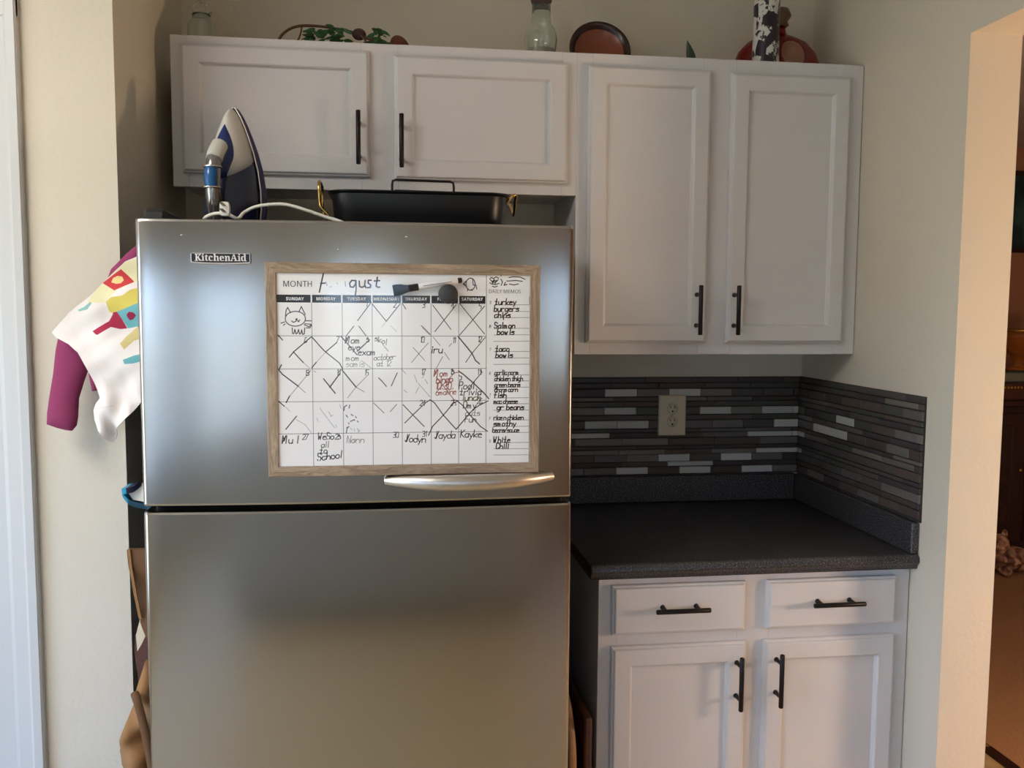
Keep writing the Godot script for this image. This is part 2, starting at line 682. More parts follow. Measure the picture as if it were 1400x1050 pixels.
func casing_side(st: SurfaceTool, x0: float, x1: float, y0: float, y1: float) -> void:
	var s := signf(x1 - x0)
	var prof := [Vector2(x0 - s * 0.008, SZ), Vector2(x0 - s * 0.008, SZ + 0.01), Vector2(x0, SZ + 0.012), Vector2(lerpf(x0, x1, 0.5), SZ + 0.014), Vector2(lerpf(x0, x1, 0.62), SZ + 0.019), Vector2(lerpf(x0, x1, 0.94), SZ + 0.019), Vector2(x1, SZ + 0.014), Vector2(x1, SZ)]
	var rings := []
	for y in [y0, y1]:
		var r := []
		for p in prof:
			r.append(Vector3(p.x, y, p.y))
		rings.append(r)
	loft(st, rings, -1)


func frame_shape(k: int) -> SurfaceTool:
	var st := new_st()
	var t := 0.05
	if k == 0 or k == 3:
		var a: Array = WIN1 if k == 0 else WIN4
		var x0 := LX - 0.11
		var x1 := LX - 0.04
		box(st, Vector3(x0, a[0], a[2]), Vector3(x1, a[0] + t, a[3]), 0.004)
		box(st, Vector3(x0, a[1] - t, a[2]), Vector3(x1, a[1], a[3]), 0.004)
		for z in [a[2], (a[2] + a[3]) / 2.0 - t / 2.0, a[3] - t]:
			box(st, Vector3(x0, a[0] + t, z), Vector3(x1, a[1] - t, z + t), 0.004)
	else:
		var a: Array = [WIN1, WIN2, WIN3, WIN4, WIN5][k]
		box(st, Vector3(a[2], a[0], BZ + 0.04), Vector3(a[3], a[0] + t, BZ + 0.11), 0.004)
		box(st, Vector3(a[2], a[1] - t, BZ + 0.04), Vector3(a[3], a[1], BZ + 0.11), 0.004)
		for x in [a[2], (a[2] + a[3]) / 2.0 - t / 2.0, a[3] - t]:
			box(st, Vector3(x, a[0] + t, BZ + 0.04), Vector3(x + t, a[1] - t, BZ + 0.11), 0.004)
	return st


# ---------------------------------------------------------------- the room seen through the opening on the right
func build_far_room() -> void:
	var st := new_st()
	box(st, Vector3(RX + 0.122, 0, -3.3), Vector3(5.2, TOP, -3.2))
	struct("wall_far", st, M.far_wall, "warm brown wall of the next room")
	st = new_st()
	box(st, Vector3(5.1, 0, -3.2), Vector3(5.2, TOP, BZ))
	struct("wall_far_side", st, M.far_wall)
	st = new_st()
	box(st, Vector3(2.03, -0.1, -3.3), Vector3(5.2, 0.004, BZ + 0.14))
	box(st, Vector3(RX + 0.122, -0.1, -3.3), Vector3(2.03, 0.0, -0.12))
	struct("floor_carpet", st, M.carpet, "tan carpet of the next room")
	st = new_st()
	box(st, Vector3(1.985, -0.1, -0.12), Vector3(2.03, 0.008, BZ), 0.003)
	struct("trim_2", st, M.dark_wood, "dark strip where the kitchen floor meets the carpet")
	# dark wooden console against the far wall
	var con := thing("console_cabinet", "dark wooden console seen past the wall end in the next room", "cabinet")
	st = new_st()
	box(st, Vector3(3.1, 0.06, -2.7), Vector3(4.4, 0.93, -2.25), 0.006)
	piece("body", mesh_of(st), M.dark_wood, con)
	st = new_st()
	box(st, Vector3(3.06, 0.93, -2.74), Vector3(4.44, 0.965, -2.21), 0.006)
	piece("top", mesh_of(st), M.dark_wood, con)
	for x in [3.18, 4.26]:
		for z in [-2.66, -2.35]:
			st = new_st()
			box(st, Vector3(x, 0, z), Vector3(x + 0.06, 0.06, z + 0.06), 0.004)
			piece("foot", mesh_of(st), M.dark_wood, con)
	for k in 2:
		st = new_st()
		slab(st, Vector3(3.43 + k * 0.63, 0.5, -2.25), 0.6, 0.78, [Vector2(0, 0), Vector2(0, 0.012), Vector2(0.004, 0.016), Vector2(0.07, 0.016), Vector2(0.078, 0.008)])
		var d := piece("door", mesh_of(st), M.dark_wood, con)
		st = new_st()
		lathe(st, [Vector2(0, 0.03), Vector2(0.012, 0.026), Vector2(0.012, 0.016), Vector2(0.005, 0.012), Vector2(0.005, 0)], Transform3D(Basis(Vector3.RIGHT, PI / 2), Vector3(3.7 + k * 0.09, 0.55, -2.234)), 14)
		piece("knob", mesh_of(st), M.brass, d)
	# carved box and a green book on it
	var bx := thing("carved_box", "brown wooden box with a dotted band on the dark console", "box")
	st = new_st()
	box(st, Vector3(3.5, 0.966, -2.5), Vector3(3.94, 1.07, -2.23), 0.006)
	piece("body", mesh_of(st), M.brown_wood, bx)
	st = new_st()
	for i in 20:
		box(st, Vector3(3.515 + i * 0.021, 1.035, -2.232), Vector3(3.528 + i * 0.021, 1.05, -2.224), 0.003)
	piece("dotted_band", mesh_of(st), M.brass, bx)
	var bk := thing("green_book", "green book lying on the brown carved box", "book")
	st = new_st()
	box(st, Vector3(3.52, 1.071, -2.48), Vector3(3.92, 1.135, -2.25), 0.004)
	piece("cover", mesh_of(st), mat(c8(58, 88, 82), 0.6), bk)
	st = new_st()
	box(st, Vector3(3.53, 1.08, -2.252), Vector3(3.91, 1.126, -2.247), 0.001)
	piece("pages", mesh_of(st), mat(c8(120, 128, 110), 0.7), bk)
	# amber glass bowl with gilded rim, standing on a foot
	var gb := thing("amber_glass_bowl", "amber glass bowl with a gold rim on the green book", "bowl")
	st = new_st()
	var pr := [Vector2(0, 0), Vector2(0.07, 0), Vector2(0.075, 0.008), Vector2(0.03, 0.02), Vector2(0.022, 0.05), Vector2(0.05, 0.09), Vector2(0.1, 0.14), Vector2(0.125, 0.2), Vector2(0.13, 0.24), Vector2(0.124, 0.24), Vector2(0.118, 0.2), Vector2(0.094, 0.147), Vector2(0.04, 0.1), Vector2(0, 0.092)]
	lathe(st, pr)
	piece("bowl", mesh_of(st), glass(Color(0.85, 0.55, 0.25, 0.35)), gb)
	st = new_st()
	var ring := []
	for i in 33:
		ring.append(Vector3(0.127 * cos(TAU * i / 32.0), 0.241, 0.127 * sin(TAU * i / 32.0)))
	tube(st, ring, 0.007, 8)
	piece("gold_rim", mesh_of(st), M.brass, gb)
	gb.position = Vector3(3.76, 1.136, -2.36)
	var gv := thing("green_glass_vase", "tall green glass vase behind the amber bowl", "vase")
	st = new_st()
	lathe(st, [Vector2(0, 0), Vector2(0.06, 0), Vector2(0.075, 0.05), Vector2(0.07, 0.2), Vector2(0.04, 0.34), Vector2(0.05, 0.44), Vector2(0.044, 0.44), Vector2(0.034, 0.34), Vector2(0.064, 0.2), Vector2(0.068, 0.05), Vector2(0, 0.02)])
	piece("body", mesh_of(st), glass(Color(0.35, 0.5, 0.35, 0.3)), gv)
	gv.position = Vector3(4.02, 0.966, -2.45)
	# framed teal picture above
	var pic := thing("framed_picture", "dark teal picture in a slim frame above the console", "picture")
	st = new_st()
	slab(st, Vector3(4.5, 2.18, -3.199), 0.92, 0.56, [Vector2(0, 0), Vector2(0, 0.028), Vector2(0.025, 0.028), Vector2(0.03, 0.018)], false)
	piece("frame", mesh_of(st), M.dark_wood, pic)
	st = new_st()
	box(st, Vector3(4.06, 1.92, -3.19), Vector3(4.94, 2.44, -3.182))
	var pm := mat(Color.WHITE, 0.5)
	pm.albedo_texture = noise_tex(0.012, 256, [[0.2, c8(18, 42, 52)], [0.55, c8(30, 66, 76)], [0.8, c8(52, 96, 96)]], 41)
	pm.uv1_triplanar = true
	piece("canvas", mesh_of(st), pm, pic)
	# mottled soft toy on the floor
	var toy := thing("plush_toy", "mottled pale and brown plush toy on the floor before the console", "toy")
	var tm := mat(Color.WHITE, 0.95)
	tm.albedo_texture = noise_tex(0.02, 256, [[0.3, c8(70, 42, 38)], [0.5, c8(136, 92, 72)], [0.68, c8(206, 170, 144)]], 43)
	tm.uv1_triplanar = true
	tm.uv1_scale = Vector3(3, 3, 3)
	st = new_st()
	ball(st, Vector3(0, 0.075, 0), Vector3(0.13, 0.075, 0.08))
	piece("body", mesh_of(st), tm, toy)
	st = new_st()
	ball(st, Vector3(-0.09, 0.17, 0.02), Vector3(0.055, 0.06, 0.055))
	var hd := piece("head", mesh_of(st), tm, toy)
	for s in [-1.0, 1.0]:
		st = new_st()
		ball(st, Vector3(-0.09 + s * 0.035, 0.225, 0.015), Vector3(0.018, 0.028, 0.012))
		piece("ear", mesh_of(st), tm, hd)
		st = new_st()
		ball(st, Vector3(0.0 + s * 0.09, 0.035, 0.08), Vector3(0.03, 0.03, 0.05))
		piece("paw", mesh_of(st), tm, toy)
	toy.position = Vector3(3.5, 0.004, -2.0)
	# lamp of that room
	var fl := thing("floor_lamp", "floor lamp with a cream shade in the next room", "lamp")
	st = new_st()
	lathe(st, [Vector2(0, 0), Vector2(0.14, 0), Vector2(0.14, 0.02), Vector2(0.02, 0.04), Vector2(0.015, 1.0), Vector2(0, 1.0)])
	piece("pole", mesh_of(st), M.dark_wood, fl)
	st = new_st()
	lathe(st, [Vector2(0.2, 0.95), Vector2(0.13, 1.25)])
	var sh := mat(c8(240, 214, 170), 0.8)
	sh.emission_enabled = true
	sh.emission = c8(255, 190, 120)
	sh.emission_energy_multiplier = 1.2
	sh.cull_mode = BaseMaterial3D.CULL_DISABLED
	piece("lamp_shade", mesh_of(st), sh, fl)
	fl.position = Vector3(2.3, 0.004, 1.5)
	var l := OmniLight3D.new()
	l.name = "floor_lamp_light"
	l.light_color = c8(255, 222, 190)
	l.light_energy = HALL_LAMP
	l.light_size = 0.12
	l.omni_range = 9.0
	l.omni_attenuation = 2.0
	l.shadow_enabled = true
	l.position = Vector3(2.3, 1.1, 1.5)
	add_child(l)


func ball(st: SurfaceTool, c: Vector3, r: Vector3, segs := 20) -> void:
	var prof := []
	for i in 13:
		var a := PI * i / 12.0
		prof.append(Vector2(sin(a), -cos(a)))
	prof[0].x = 0.0
	prof[12].x = 0.0
	lathe(st, prof, Transform3D(Basis.from_scale(r), c), segs)


# ---------------------------------------------------------------- refrigerator
const FL := -0.471
const FR := 0.3605
const FZ := 0.823     # door front at its edges
const BOW := 0.016


# a door bowed outwards across its width, with rolled edges
func bowed_door(y0: float, y1: float) -> ArrayMesh:
	var st := new_st()
	var cx := (FL + FR) / 2.0
	var hw := (FR - FL) / 2.0
	var rings := []
	for lv in [[0.0, 0.005], [0.0015, 0.0018], [0.005, 0.0], [y1 - y0 - 0.0055, 0.0], [y1 - y0 - 0.0016, 0.0016], [y1 - y0, 0.0055]]:
		var r := []
		var ins: float = lv[1]
		var y: float = y0 + lv[0]
		r.append(Vector3(FL + ins * 0.5, y, 0.765))
		for i in 5:
			var a := PI - PI / 2.0 * i / 4.0
			r.append(Vector3(FL + 0.009 + cos(a) * (0.009 - ins * 0.5), y, FZ - 0.009 + sin(a) * (0.009 - ins)))
		for i in range(1, 32):
			var x := lerpf(FL + 0.009, FR - 0.009, i / 32.0)
			r.append(Vector3(x, y, FZ - ins + BOW * (1.0 - pow((x - cx) / (hw - 0.009), 2.0))))
		for i in 5:
			var a := PI / 2.0 - PI / 2.0 * i / 4.0
			r.append(Vector3(FR - 0.009 + cos(a) * (0.009 - ins * 0.5), y, FZ - 0.009 + sin(a) * (0.009 - ins)))
		r.append(Vector3(FR - ins * 0.5, y, 0.765))
		rings.append(r)
	var n: int = rings[0].size()
	for i in rings.size() - 1:
		for j in n:
			var k := (j + 1) % n
			var a: Vector3 = rings[i][j]
			var b: Vector3 = rings[i][k]
			var c: Vector3 = rings[i + 1][k]
			var d: Vector3 = rings[i + 1][j]
			var out := (a + b + c + d) / 4.0 - Vector3(cx, (y0 + y1) / 2.0, 0.765)
			out.y = 0.0 if i == 2 else signf(i - 2.0) * 0.2
			if j == n - 1:
				out = Vector3.FORWARD
			elif j > 4 and j < n - 5:
				out = Vector3(0, out.y, 1)
			quad(st, a, b, c, d, out, i + 1 if j < n - 1 else -1, [Vector2(a.x, a.y), Vector2(b.x, b.y), Vector2(c.x, c.y), Vector2(d.x, d.y)])
	for e in [0, rings.size() - 1]:
		var m := Vector3(cx, rings[e][0].y, 0.78)
		for j in n:
			tri(st, rings[e][j], rings[e][(j + 1) % n], m, Vector3.DOWN if e == 0 else Vector3.UP, -1)
	return mesh_of(st)


func door_z(x: float) -> float:
	var cx := (FL + FR) / 2.0
	var hw := (FR - FL) / 2.0 - 0.009
	return FZ + BOW * (1.0 - pow((x - cx) / hw, 2.0))


func build_fridge() -> void:
	var f := thing("refrigerator", "stainless steel top-freezer refrigerator with a curved bar handle", "refrigerator")
	var st := new_st()
	box(st, Vector3(FL + 0.006, 0.03, 0.06), Vector3(FR - 0.006, 1.64, 0.752), 0.004)
	piece("body", mesh_of(st), M.fridge_body, f)
	st = new_st()
	box(st, Vector3(FL + 0.016, 0.1, 0.752), Vector3(FR - 0.016, 1.63, 0.766), 0.002)
	piece("gasket", mesh_of(st), M.gasket, f)
	st = new_st()
	box(st, Vector3(FL + 0.02, 0.0, 0.1), Vector3(FR - 0.02, 0.09, 0.72), 0.004)
	piece("base_grille", mesh_of(st), M.fridge_body, f)
	var top := piece("freezer_door", bowed_door(1.110, 1.6535), M.steel, f)
	piece("lower_door", bowed_door(0.1, 1.0995), M.steel, f)
	# bar handle, bowed outwards and thick in the middle
	st = new_st()
	var pts := []
	var rad := []
	for i in 33:
		var t := i / 32.0
		var x := lerpf(-0.012, 0.318, t)
		var s := 1.0 - pow(absf(2.0 * t - 1.0), 2.4)
		pts.append(Vector3(x, 1.1555, door_z(x) + 0.003 + 0.044 * s))
		rad.append(0.007 + 0.0095 * pow(sin(PI * clampf(t, 0.02, 0.98)), 0.6))
	tube(st, pts, rad, 16, Vector2(1.0, 0.8))
	var h := piece("handle", mesh_of(st), M.satin, top)
	h.set_meta("label", "satin silver bowed bar handle")
	# badge
	var bx := -0.315
	var bz := door_z(bx)
	var tilt := Basis(Vector3.UP, atan(-2.0 * BOW * (bx + 0.055) / (0.407 * 0.407)) * -1.0)
	st = new_st()
	slab(st, Vector3.ZERO, 0.107, 0.0155, [Vector2(0, -0.002), Vector2(0, 0.003), Vector2(0.001, 0.004)])
	var bd := piece("badge", mesh_of(st), mat(c8(26, 22, 26), 0.35), top, Vector3(bx, 1.5815, bz + 0.001))
	bd.basis = tilt
	st = new_st()
	var low := []
	for i in 17:
		var t := i / 16.0
		low.append(Vector3(lerpf(-0.0535, 0.0535, t), -0.0085 - 0.0022 * sin(PI * t), 0.003))
	tube(st, low, 0.0022, 8, Vector2(1.0, 0.8))
	var hi := []
	for i in 9:
		hi.append(Vector3(lerpf(-0.052, 0.0535, i / 8.0), 0.0082, 0.003))
	tube(st, hi, 0.0012, 8)
	for s in [-1.0, 1.0]:
		tube(st, [Vector3(s * 0.0535, 0.008, 0.003), Vector3(s * 0.0535, -0.008, 0.003)], 0.0011, 8)
	var rim := piece("badge_rim", mesh_of(st), M.chrome, top, bd.position)
	rim.basis = tilt
	var tx := TextMesh.new()
	tx.text = "KitchenAid"
	var sf := SystemFont.new()
	sf.font_names = PackedStringArray(["Droid Serif"])
	sf.font_weight = 700
	tx.font = sf
	tx.font_size = 32
	tx.pixel_size = 0.00052
	tx.depth = 0.0012
	var lt := piece("badge_lettering", tx, mat(c8(232, 228, 226), 0.3, 0.3), top, bd.position + tilt * Vector3(0, -0.0002, 0.0042))
	lt.basis = tilt
	# hinge cover
	st = new_st()
	box(st, Vector3(FL + 0.005, 1.64, 0.66), Vector3(FL + 0.05, 1.676, 0.79), 0.008)
	piece("hinge_cover", mesh_of(st), M.fridge_body, f)
	# tiny dents
	for p in [Vector2(-0.386, 1.623), Vector2(-0.098, 1.6), Vector2(0.03, 1.626)]:
		st = new_st()
		ball(st, Vector3(p.x, p.y, door_z(p.x) - 0.0006), Vector3(0.0028, 0.0016, 0.0014), 10)
		piece("scratch_mark", mesh_of(st), M.chrome, top)


# ---------------------------------------------------------------- cabinets
func handle_mesh(vertical: bool) -> ArrayMesh:
	var st := new_st()
	var turn := Basis.IDENTITY if vertical else Basis(Vector3.BACK, PI / 2)
	var bar := [Vector2(0, -0.064), Vector2(0.0045, -0.064), Vector2(0.0056, -0.0625), Vector2(0.0056, 0.0625), Vector2(0.0045, 0.064), Vector2(0, 0.064)]
	lathe(st, bar, Transform3D(turn, Vector3(0, 0, 0.032)), 16)
	for s in [-1.0, 1.0]:
		var at := turn * Vector3(0, s * 0.04, 0)
		lathe(st, [Vector2(0.0062, 0), Vector2(0.0058, 0.003), Vector2(0.0045, 0.006), Vector2(0.0045, 0.03)], Transform3D(Basis(Vector3.RIGHT, PI / 2), at), 12)
	return mesh_of(st)


func shaker_door(called: String, parent: Node, x0: float, x1: float, y0: float, y1: float, z: float, hx: float, hy: float) -> void:
	var w := x1 - x0
	var h := y1 - y0
	var c := Vector3((x0 + x1) / 2.0, (y0 + y1) / 2.0, z)
	var s := 0.047
	var st := new_st()
	slab(st, Vector3.ZERO, w, h, [Vector2(0, 0.0005), Vector2(0, 0.01), Vector2(0.002, 0.0125), Vector2(0.0045, 0.0135), Vector2(0.0065, 0.019), Vector2(0.009, 0.020), Vector2(s - 0.004, 0.020), Vector2(s - 0.002, 0.0188), Vector2(s, 0.0165), Vector2(s + 0.001, 0.0125), Vector2(s + 0.004, 0.0095)], false)
	var d := piece(called, mesh_of(st), M.paint, parent, c)
	st = new_st()
	slab(st, Vector3.ZERO, w - 2 * s - 0.006, h - 2 * s - 0.006, [Vector2(0, 0.002), Vector2(0, 0.0098)])
	piece("panel", mesh_of(st), M.paint, d)
	var hm := piece("handle", handle_mesh(true), M.black_metal, d, Vector3(hx - c.x, hy - c.y, 0.02))
	hm.set_meta("label", "black bar handle")


func build_wall_cabinets() -> void:
	var zf := 0.305
	var c1 := thing("wall_cabinet", "low grey-white wall cabinet above the refrigerator with two wide doors", "cabinet", "")
	var st := new_st()
	box(st, Vector3(-0.514, 1.79, 0.002), Vector3(0.4675, 2.096, zf - 0.019), 0.001)
	piece("body", mesh_of(st), M.paint, c1)
	piece("face_frame", face_frame(-0.518, 0.468, 1.7785, 2.134, zf, [[-0.48, -0.07], [0.02, 0.43]], [[1.825, 2.1]]), M.paint, c1)
	shaker_door("door", c1, -0.4935, -0.0495, 1.8105, 2.1125, zf, -0.0765, 1.8985)
	shaker_door("door", c1, 0.0095, 0.443, 1.8065, 2.1055, zf, 0.0268, 1.894)
	var c2 := thing("wall_cabinet", "tall grey-white wall cabinet above the counter with two narrow doors", "cabinet", "")
	st = new_st()
	box(st, Vector3(0.4685, 1.384, 0.002), Vector3(1.236, 2.096, zf - 0.019), 0.001)
	piece("body", mesh_of(st), M.paint, c2)
	piece("face_frame", face_frame(0.4682, 1.2385, 1.3725, 2.134, zf, [[0.51, 0.8], [0.89, 1.18]], [[1.42, 2.09]]), M.paint, c2)
	shaker_door("door", c2, 0.496, 0.8178, 1.4025, 2.102, zf, 0.7885, 1.489)
	shaker_door("door", c2, 0.872, 1.198, 1.4025, 2.0985, zf, 0.8905, 1.489)


func face_frame(x0: float, x1: float, y0: float, y1: float, zf: float, cols: Array, rows: Array) -> ArrayMesh:
	var st := new_st()
	var xs := [x0]
	for c in cols:
		xs.append(c[0])
		xs.append(c[1])
	xs.append(x1)
	for i in range(0, xs.size(), 2):
		box(st, Vector3(xs[i], y0, zf - 0.019), Vector3(xs[i + 1], y1, zf), 0.0012)
	var ys := [y0]
	for r in rows:
		ys.append(r[0])
		ys.append(r[1])
	ys.append(y1)
	for c in cols:
		for i in range(0, ys.size(), 2):
			box(st, Vector3(c[0], ys[i], zf - 0.019), Vector3(c[1], ys[i + 1], zf), 0.0005)
	return mesh_of(st)


func build_base_cabinet() -> void:
	var zf := 0.61
	var c := thing("base_cabinet", "grey-white base cabinet with two drawers over two doors", "cabinet")
	var st := new_st()
	box(st, Vector3(0.4715, 0.1, 0.004), Vector3(1.228, 0.875, zf - 0.019), 0.001)
	box(st, Vector3(0.4715, 0.0, 0.004), Vector3(1.228, 0.1, zf - 0.075), 0.001)
	piece("body", mesh_of(st), M.paint, c)
	piece("face_frame", face_frame(0.470, 1.2385, 0.1, 0.8755, zf, [[0.515, 0.805], [0.885, 1.185]], [[0.13, 0.7], [0.752, 0.845]]), M.paint, c)
	for d in [[0.4995, 0.8195, 0.657], [0.8725, 1.198, 1.035]]:
		st = new_st()
		var m := Vector3((d[0] + d[1]) / 2.0, 0.7985, zf)
		slab(st, Vector3.ZERO, d[1] - d[0], 0.117, [Vector2(0, 0.0005), Vector2(0, 0.01), Vector2(0.002, 0.0125), Vector2(0.0045, 0.0135), Vector2(0.0065, 0.019), Vector2(0.009, 0.020)])
		var dr := piece("drawer", mesh_of(st), M.paint, c, m)
		var hm := piece("handle", handle_mesh(false), M.black_metal, dr, Vector3(d[2] - m.x, 0.0065, 0.02))
		hm.set_meta("label", "black bar handle")
	shaker_door("door", c, 0.4995, 0.825, 0.115, 0.712, zf, 0.7995, 0.6245)
	shaker_door("door", c, 0.8695, 1.2, 0.115, 0.7125, zf, 0.8973, 0.6275)


func build_countertop() -> void:
	var c := thing("countertop", "dark speckled laminate countertop with a rolled front edge", "countertop")
	var st := new_st()
	var prof := [Vector2(0.002, 0.8765), Vector2(0.63, 0.8765), Vector2(0.638, 0.8775)]
	for i in 9:
		var a := -PI / 3 + (PI / 3 + PI / 2) * i / 8.0
		prof.append(Vector2(0.634 + 0.014 * cos(a), 0.9 + 0.014 * sin(a)))
	prof.append(Vector2(0.6, 0.9132))
	prof.append(Vector2(0.002, 0.9132))
	var rings := []
	for e in [[0.452, 0.004], [0.447, 0.001], [0.4445, 0.0], [RX - 0.0015, 0.0]]:
		var r := []
		for p in prof:
			r.append(Vector3(e[0], p.y - (e[1] if p.y > 0.89 else -e[1]), minf(p.x, 0.648 - e[1])))
		rings.append(r)
	rings[0] = []
	for p in prof:
		rings[0].append(Vector3(0.4445, lerpf(p.y, 0.895, 0.12), minf(p.x, 0.645)))
	rings[1] = []
	for p in prof:
		rings[1].append(Vector3(0.4475, p.y, p.x))
	rings.remove_at(2)
	loft(st, rings, 1)
	piece("slab", mesh_of(st), M.granite, c)
	st = new_st()
	box(st, Vector3(0.4445, 0.9135, 0.002), Vector3(RX - 0.0215, 0.994, 0.02), 0.003)
	piece("upstand", mesh_of(st), M.granite, c)
	st = new_st()
	box(st, Vector3(RX - 0.021, 0.9135, 0.002), Vector3(RX - 0.0015, 0.99, 0.642), 0.003)
	piece("upstand", mesh_of(st), M.granite, c)


# rows of the mosaic from the top: y of the upper and the lower edge (crop lines of the photograph turned into metres), tile length
const ROWS := [[0.0, 33, 0.143], [36, 68, 0.143], [73, 123, 0.098], [127, 152, 0.143], [155, 188, 0.143], [192, 240, 0.098], [244, 274, 0.143], [278, 330, 0.098], [333, 354, 0.143], [357, 390, 0.143], [393, 440, 0.143], [443, 464, 0.143], [468, 499, 0.143], [499, 547, 0.098], [547, 578, 0.143], [582, 628, 0.098]]


func tile_mesh(w: float, h: float) -> ArrayMesh:
	var st := new_st()
	slab(st, Vector3.ZERO, w, h, [Vector2(0, 0), Vector2(0, 0.005), Vector2(0.0008, 0.006)])
	return mesh_of(st)


func tile_row(parent: Node, row: int, from: float, to: float, shift: float, cat: Callable, place: Callable, rng: RandomNumberGenerator, cache: Dictionary) -> void:
	var top: float = 1.2885 - ROWS[row][0] * 0.000463
	var bot: float = 1.2885 - ROWS[row][1] * 0.000463
	var ln: float = ROWS[row][2]
	var x := from - ln + fposmod(shift - from, ln)
	while x < to - 0.004:
		var a := maxf(x, from)
		var b := minf(x + ln, to)
		x += ln
		if b - a < 0.006:
			continue
		var w := b - a - 0.0016
		var h := top - bot - 0.0014
		var key := "%.4f %.4f" % [w, h]
		if not cache.has(key):
			cache[key] = tile_mesh(w, h)
		var tone: int = cat.call((a + b) / 2.0, row)
		var list: Array = [M.tile_dark, M.tile_mid, M.tile_light][tone]
		var o := piece("tile", cache[key], list[rng.randi() % list.size()], parent)
		o.transform = place.call((a + b) / 2.0, (top + bot) / 2.0)


func build_tiles() -> void:
	var rng := RandomNumberGenerator.new()
	rng.seed = 77
	var cache := {}
	var wb := get_node("wall_back")
	var wr := get_node("wall_right")
	var st := new_st()
	box(st, Vector3(0.4445, 0.9945, 0.0), Vector3(RX - 0.0045, 1.2895, 0.004))
	piece("grout_bed", mesh_of(st), M.grout, wb)
	st = new_st()
	box(st, Vector3(RX - 0.004, 0.9905, 0.0005), Vector3(RX, 1.2895, 0.646))
	piece("grout_bed", mesh_of(st), M.grout, wr)
	# where the pale tiles sit, read off the photograph: row -> [start px, tone]
	var pale := {
		2: [[826, 2], [913.5, 2]], 3: [[775, 1]], 5: [[782.5, 1], [823, 2], [964, 2], [1005.8, 1], [1049, 2]],
		7: [[799.5, 2], [842.5, 2], [937, 1], [973.5, 1], [1057, 2]], 8: [[1020, 1]], 9: [[770, 2], [944, 1], [985.5, 2], [1040, 2]],
		10: [[850, 1]], 12: [[783, 1], [843, 1], [974, 1], [1035, 2]], 13: [[813, 1], [856, 1], [899, 2], [985.5, 2], [1027, 1]],
		14: [[912.5, 2]], 15: [[756, 1], [842, 2], [928, 2], [1013.5, 2], [1055, 1]],
	}
	for row in ROWS.size():
		var list: Array = pale.get(row, [])
		var ln: float = ROWS[row][2]
		var shift := rng.randf() * ln
		var spots := []
		for p in list:
			spots.append([0.5313 + (p[0] - 785.0) * 0.0022668, p[1]])
		if spots.size():
			shift = spots[0][0]
		var cat := func(x: float, r: int) -> int:
			for s in spots:
				if absf(s[0] + ln / 2.0 - x) < ln * 0.5:
					return s[1]
			return 1 if rng.randf() < 0.08 else 0
		var place := func(x: float, y: float) -> Transform3D:
			return Transform3D(Basis.IDENTITY, Vector3(x, y, 0.0035))
		tile_row(wb, row, 0.4455, RX - 0.0105, shift, cat, place, rng, cache)
		var cat2 := func(x: float, r: int) -> int:
			var v := rng.randf()
			var many: bool = r in [5, 7, 9, 12, 13, 15]
			return (2 if v < 0.2 and x < 0.36 else (1 if v < 0.36 else 0)) if many else (1 if v < 0.15 else 0)
		var place2 := func(x: float, y: float) -> Transform3D:
			return Transform3D(Basis(Vector3.UP, -PI / 2), Vector3(RX - 0.0035, y, x))
		tile_row(wr, row, 0.002, 0.6455, rng.randf() * ln, cat2, place2, rng, cache)
	# power outlet
	var o := thing("power_outlet", "almond double power outlet set in the tiled backsplash", "outlet")
	st = new_st()
	slab(st, Vector3(0.8298, 1.1755, 0.0098), 0.0845, 0.1215, [Vector2(0, 0), Vector2(0, 0.0025), Vector2(0.003, 0.005)])
	piece("plate", mesh_of(st), M.almond, o)
	for s in [-1.0, 1.0]:
		st = new_st()
		var c := Vector3(0.8298, 1.1755 + s * 0.0195, 0.0148)
		lathe(st, [Vector2(0.0165, 0), Vector2(0.0165, 0.0012), Vector2(0.0155, 0.002), Vector2(0, 0.002)], Transform3D(Basis(Vector3.RIGHT, PI / 2), c), 24)
		var r := piece("receptacle", mesh_of(st), M.almond, o)
		st = new_st()
		for t in [-1.0, 1.0]:
			box(st, c + Vector3(t * 0.0062 - 0.001, 0.001, 0.0015), c + Vector3(t * 0.0062 + 0.001, 0.009, 0.0024))
		lathe(st, [Vector2(0.0026, 0), Vector2(0.0026, 0.0024), Vector2(0, 0.0024)], Transform3D(Basis(Vector3.RIGHT, PI / 2), c + Vector3(0, -0.007, 0)), 12)
		piece("slots", mesh_of(st), M.dark_slot, r)
	st = new_st()
	ball(st, Vector3(0.8298, 1.1755, 0.0148), Vector3(0.003, 0.003, 0.0012), 10)
	piece("screw", mesh_of(st), M.almond, o)


# ---------------------------------------------------------------- calendar board
const BW := 1384
const BH := 1072
var ink: PackedByteArray

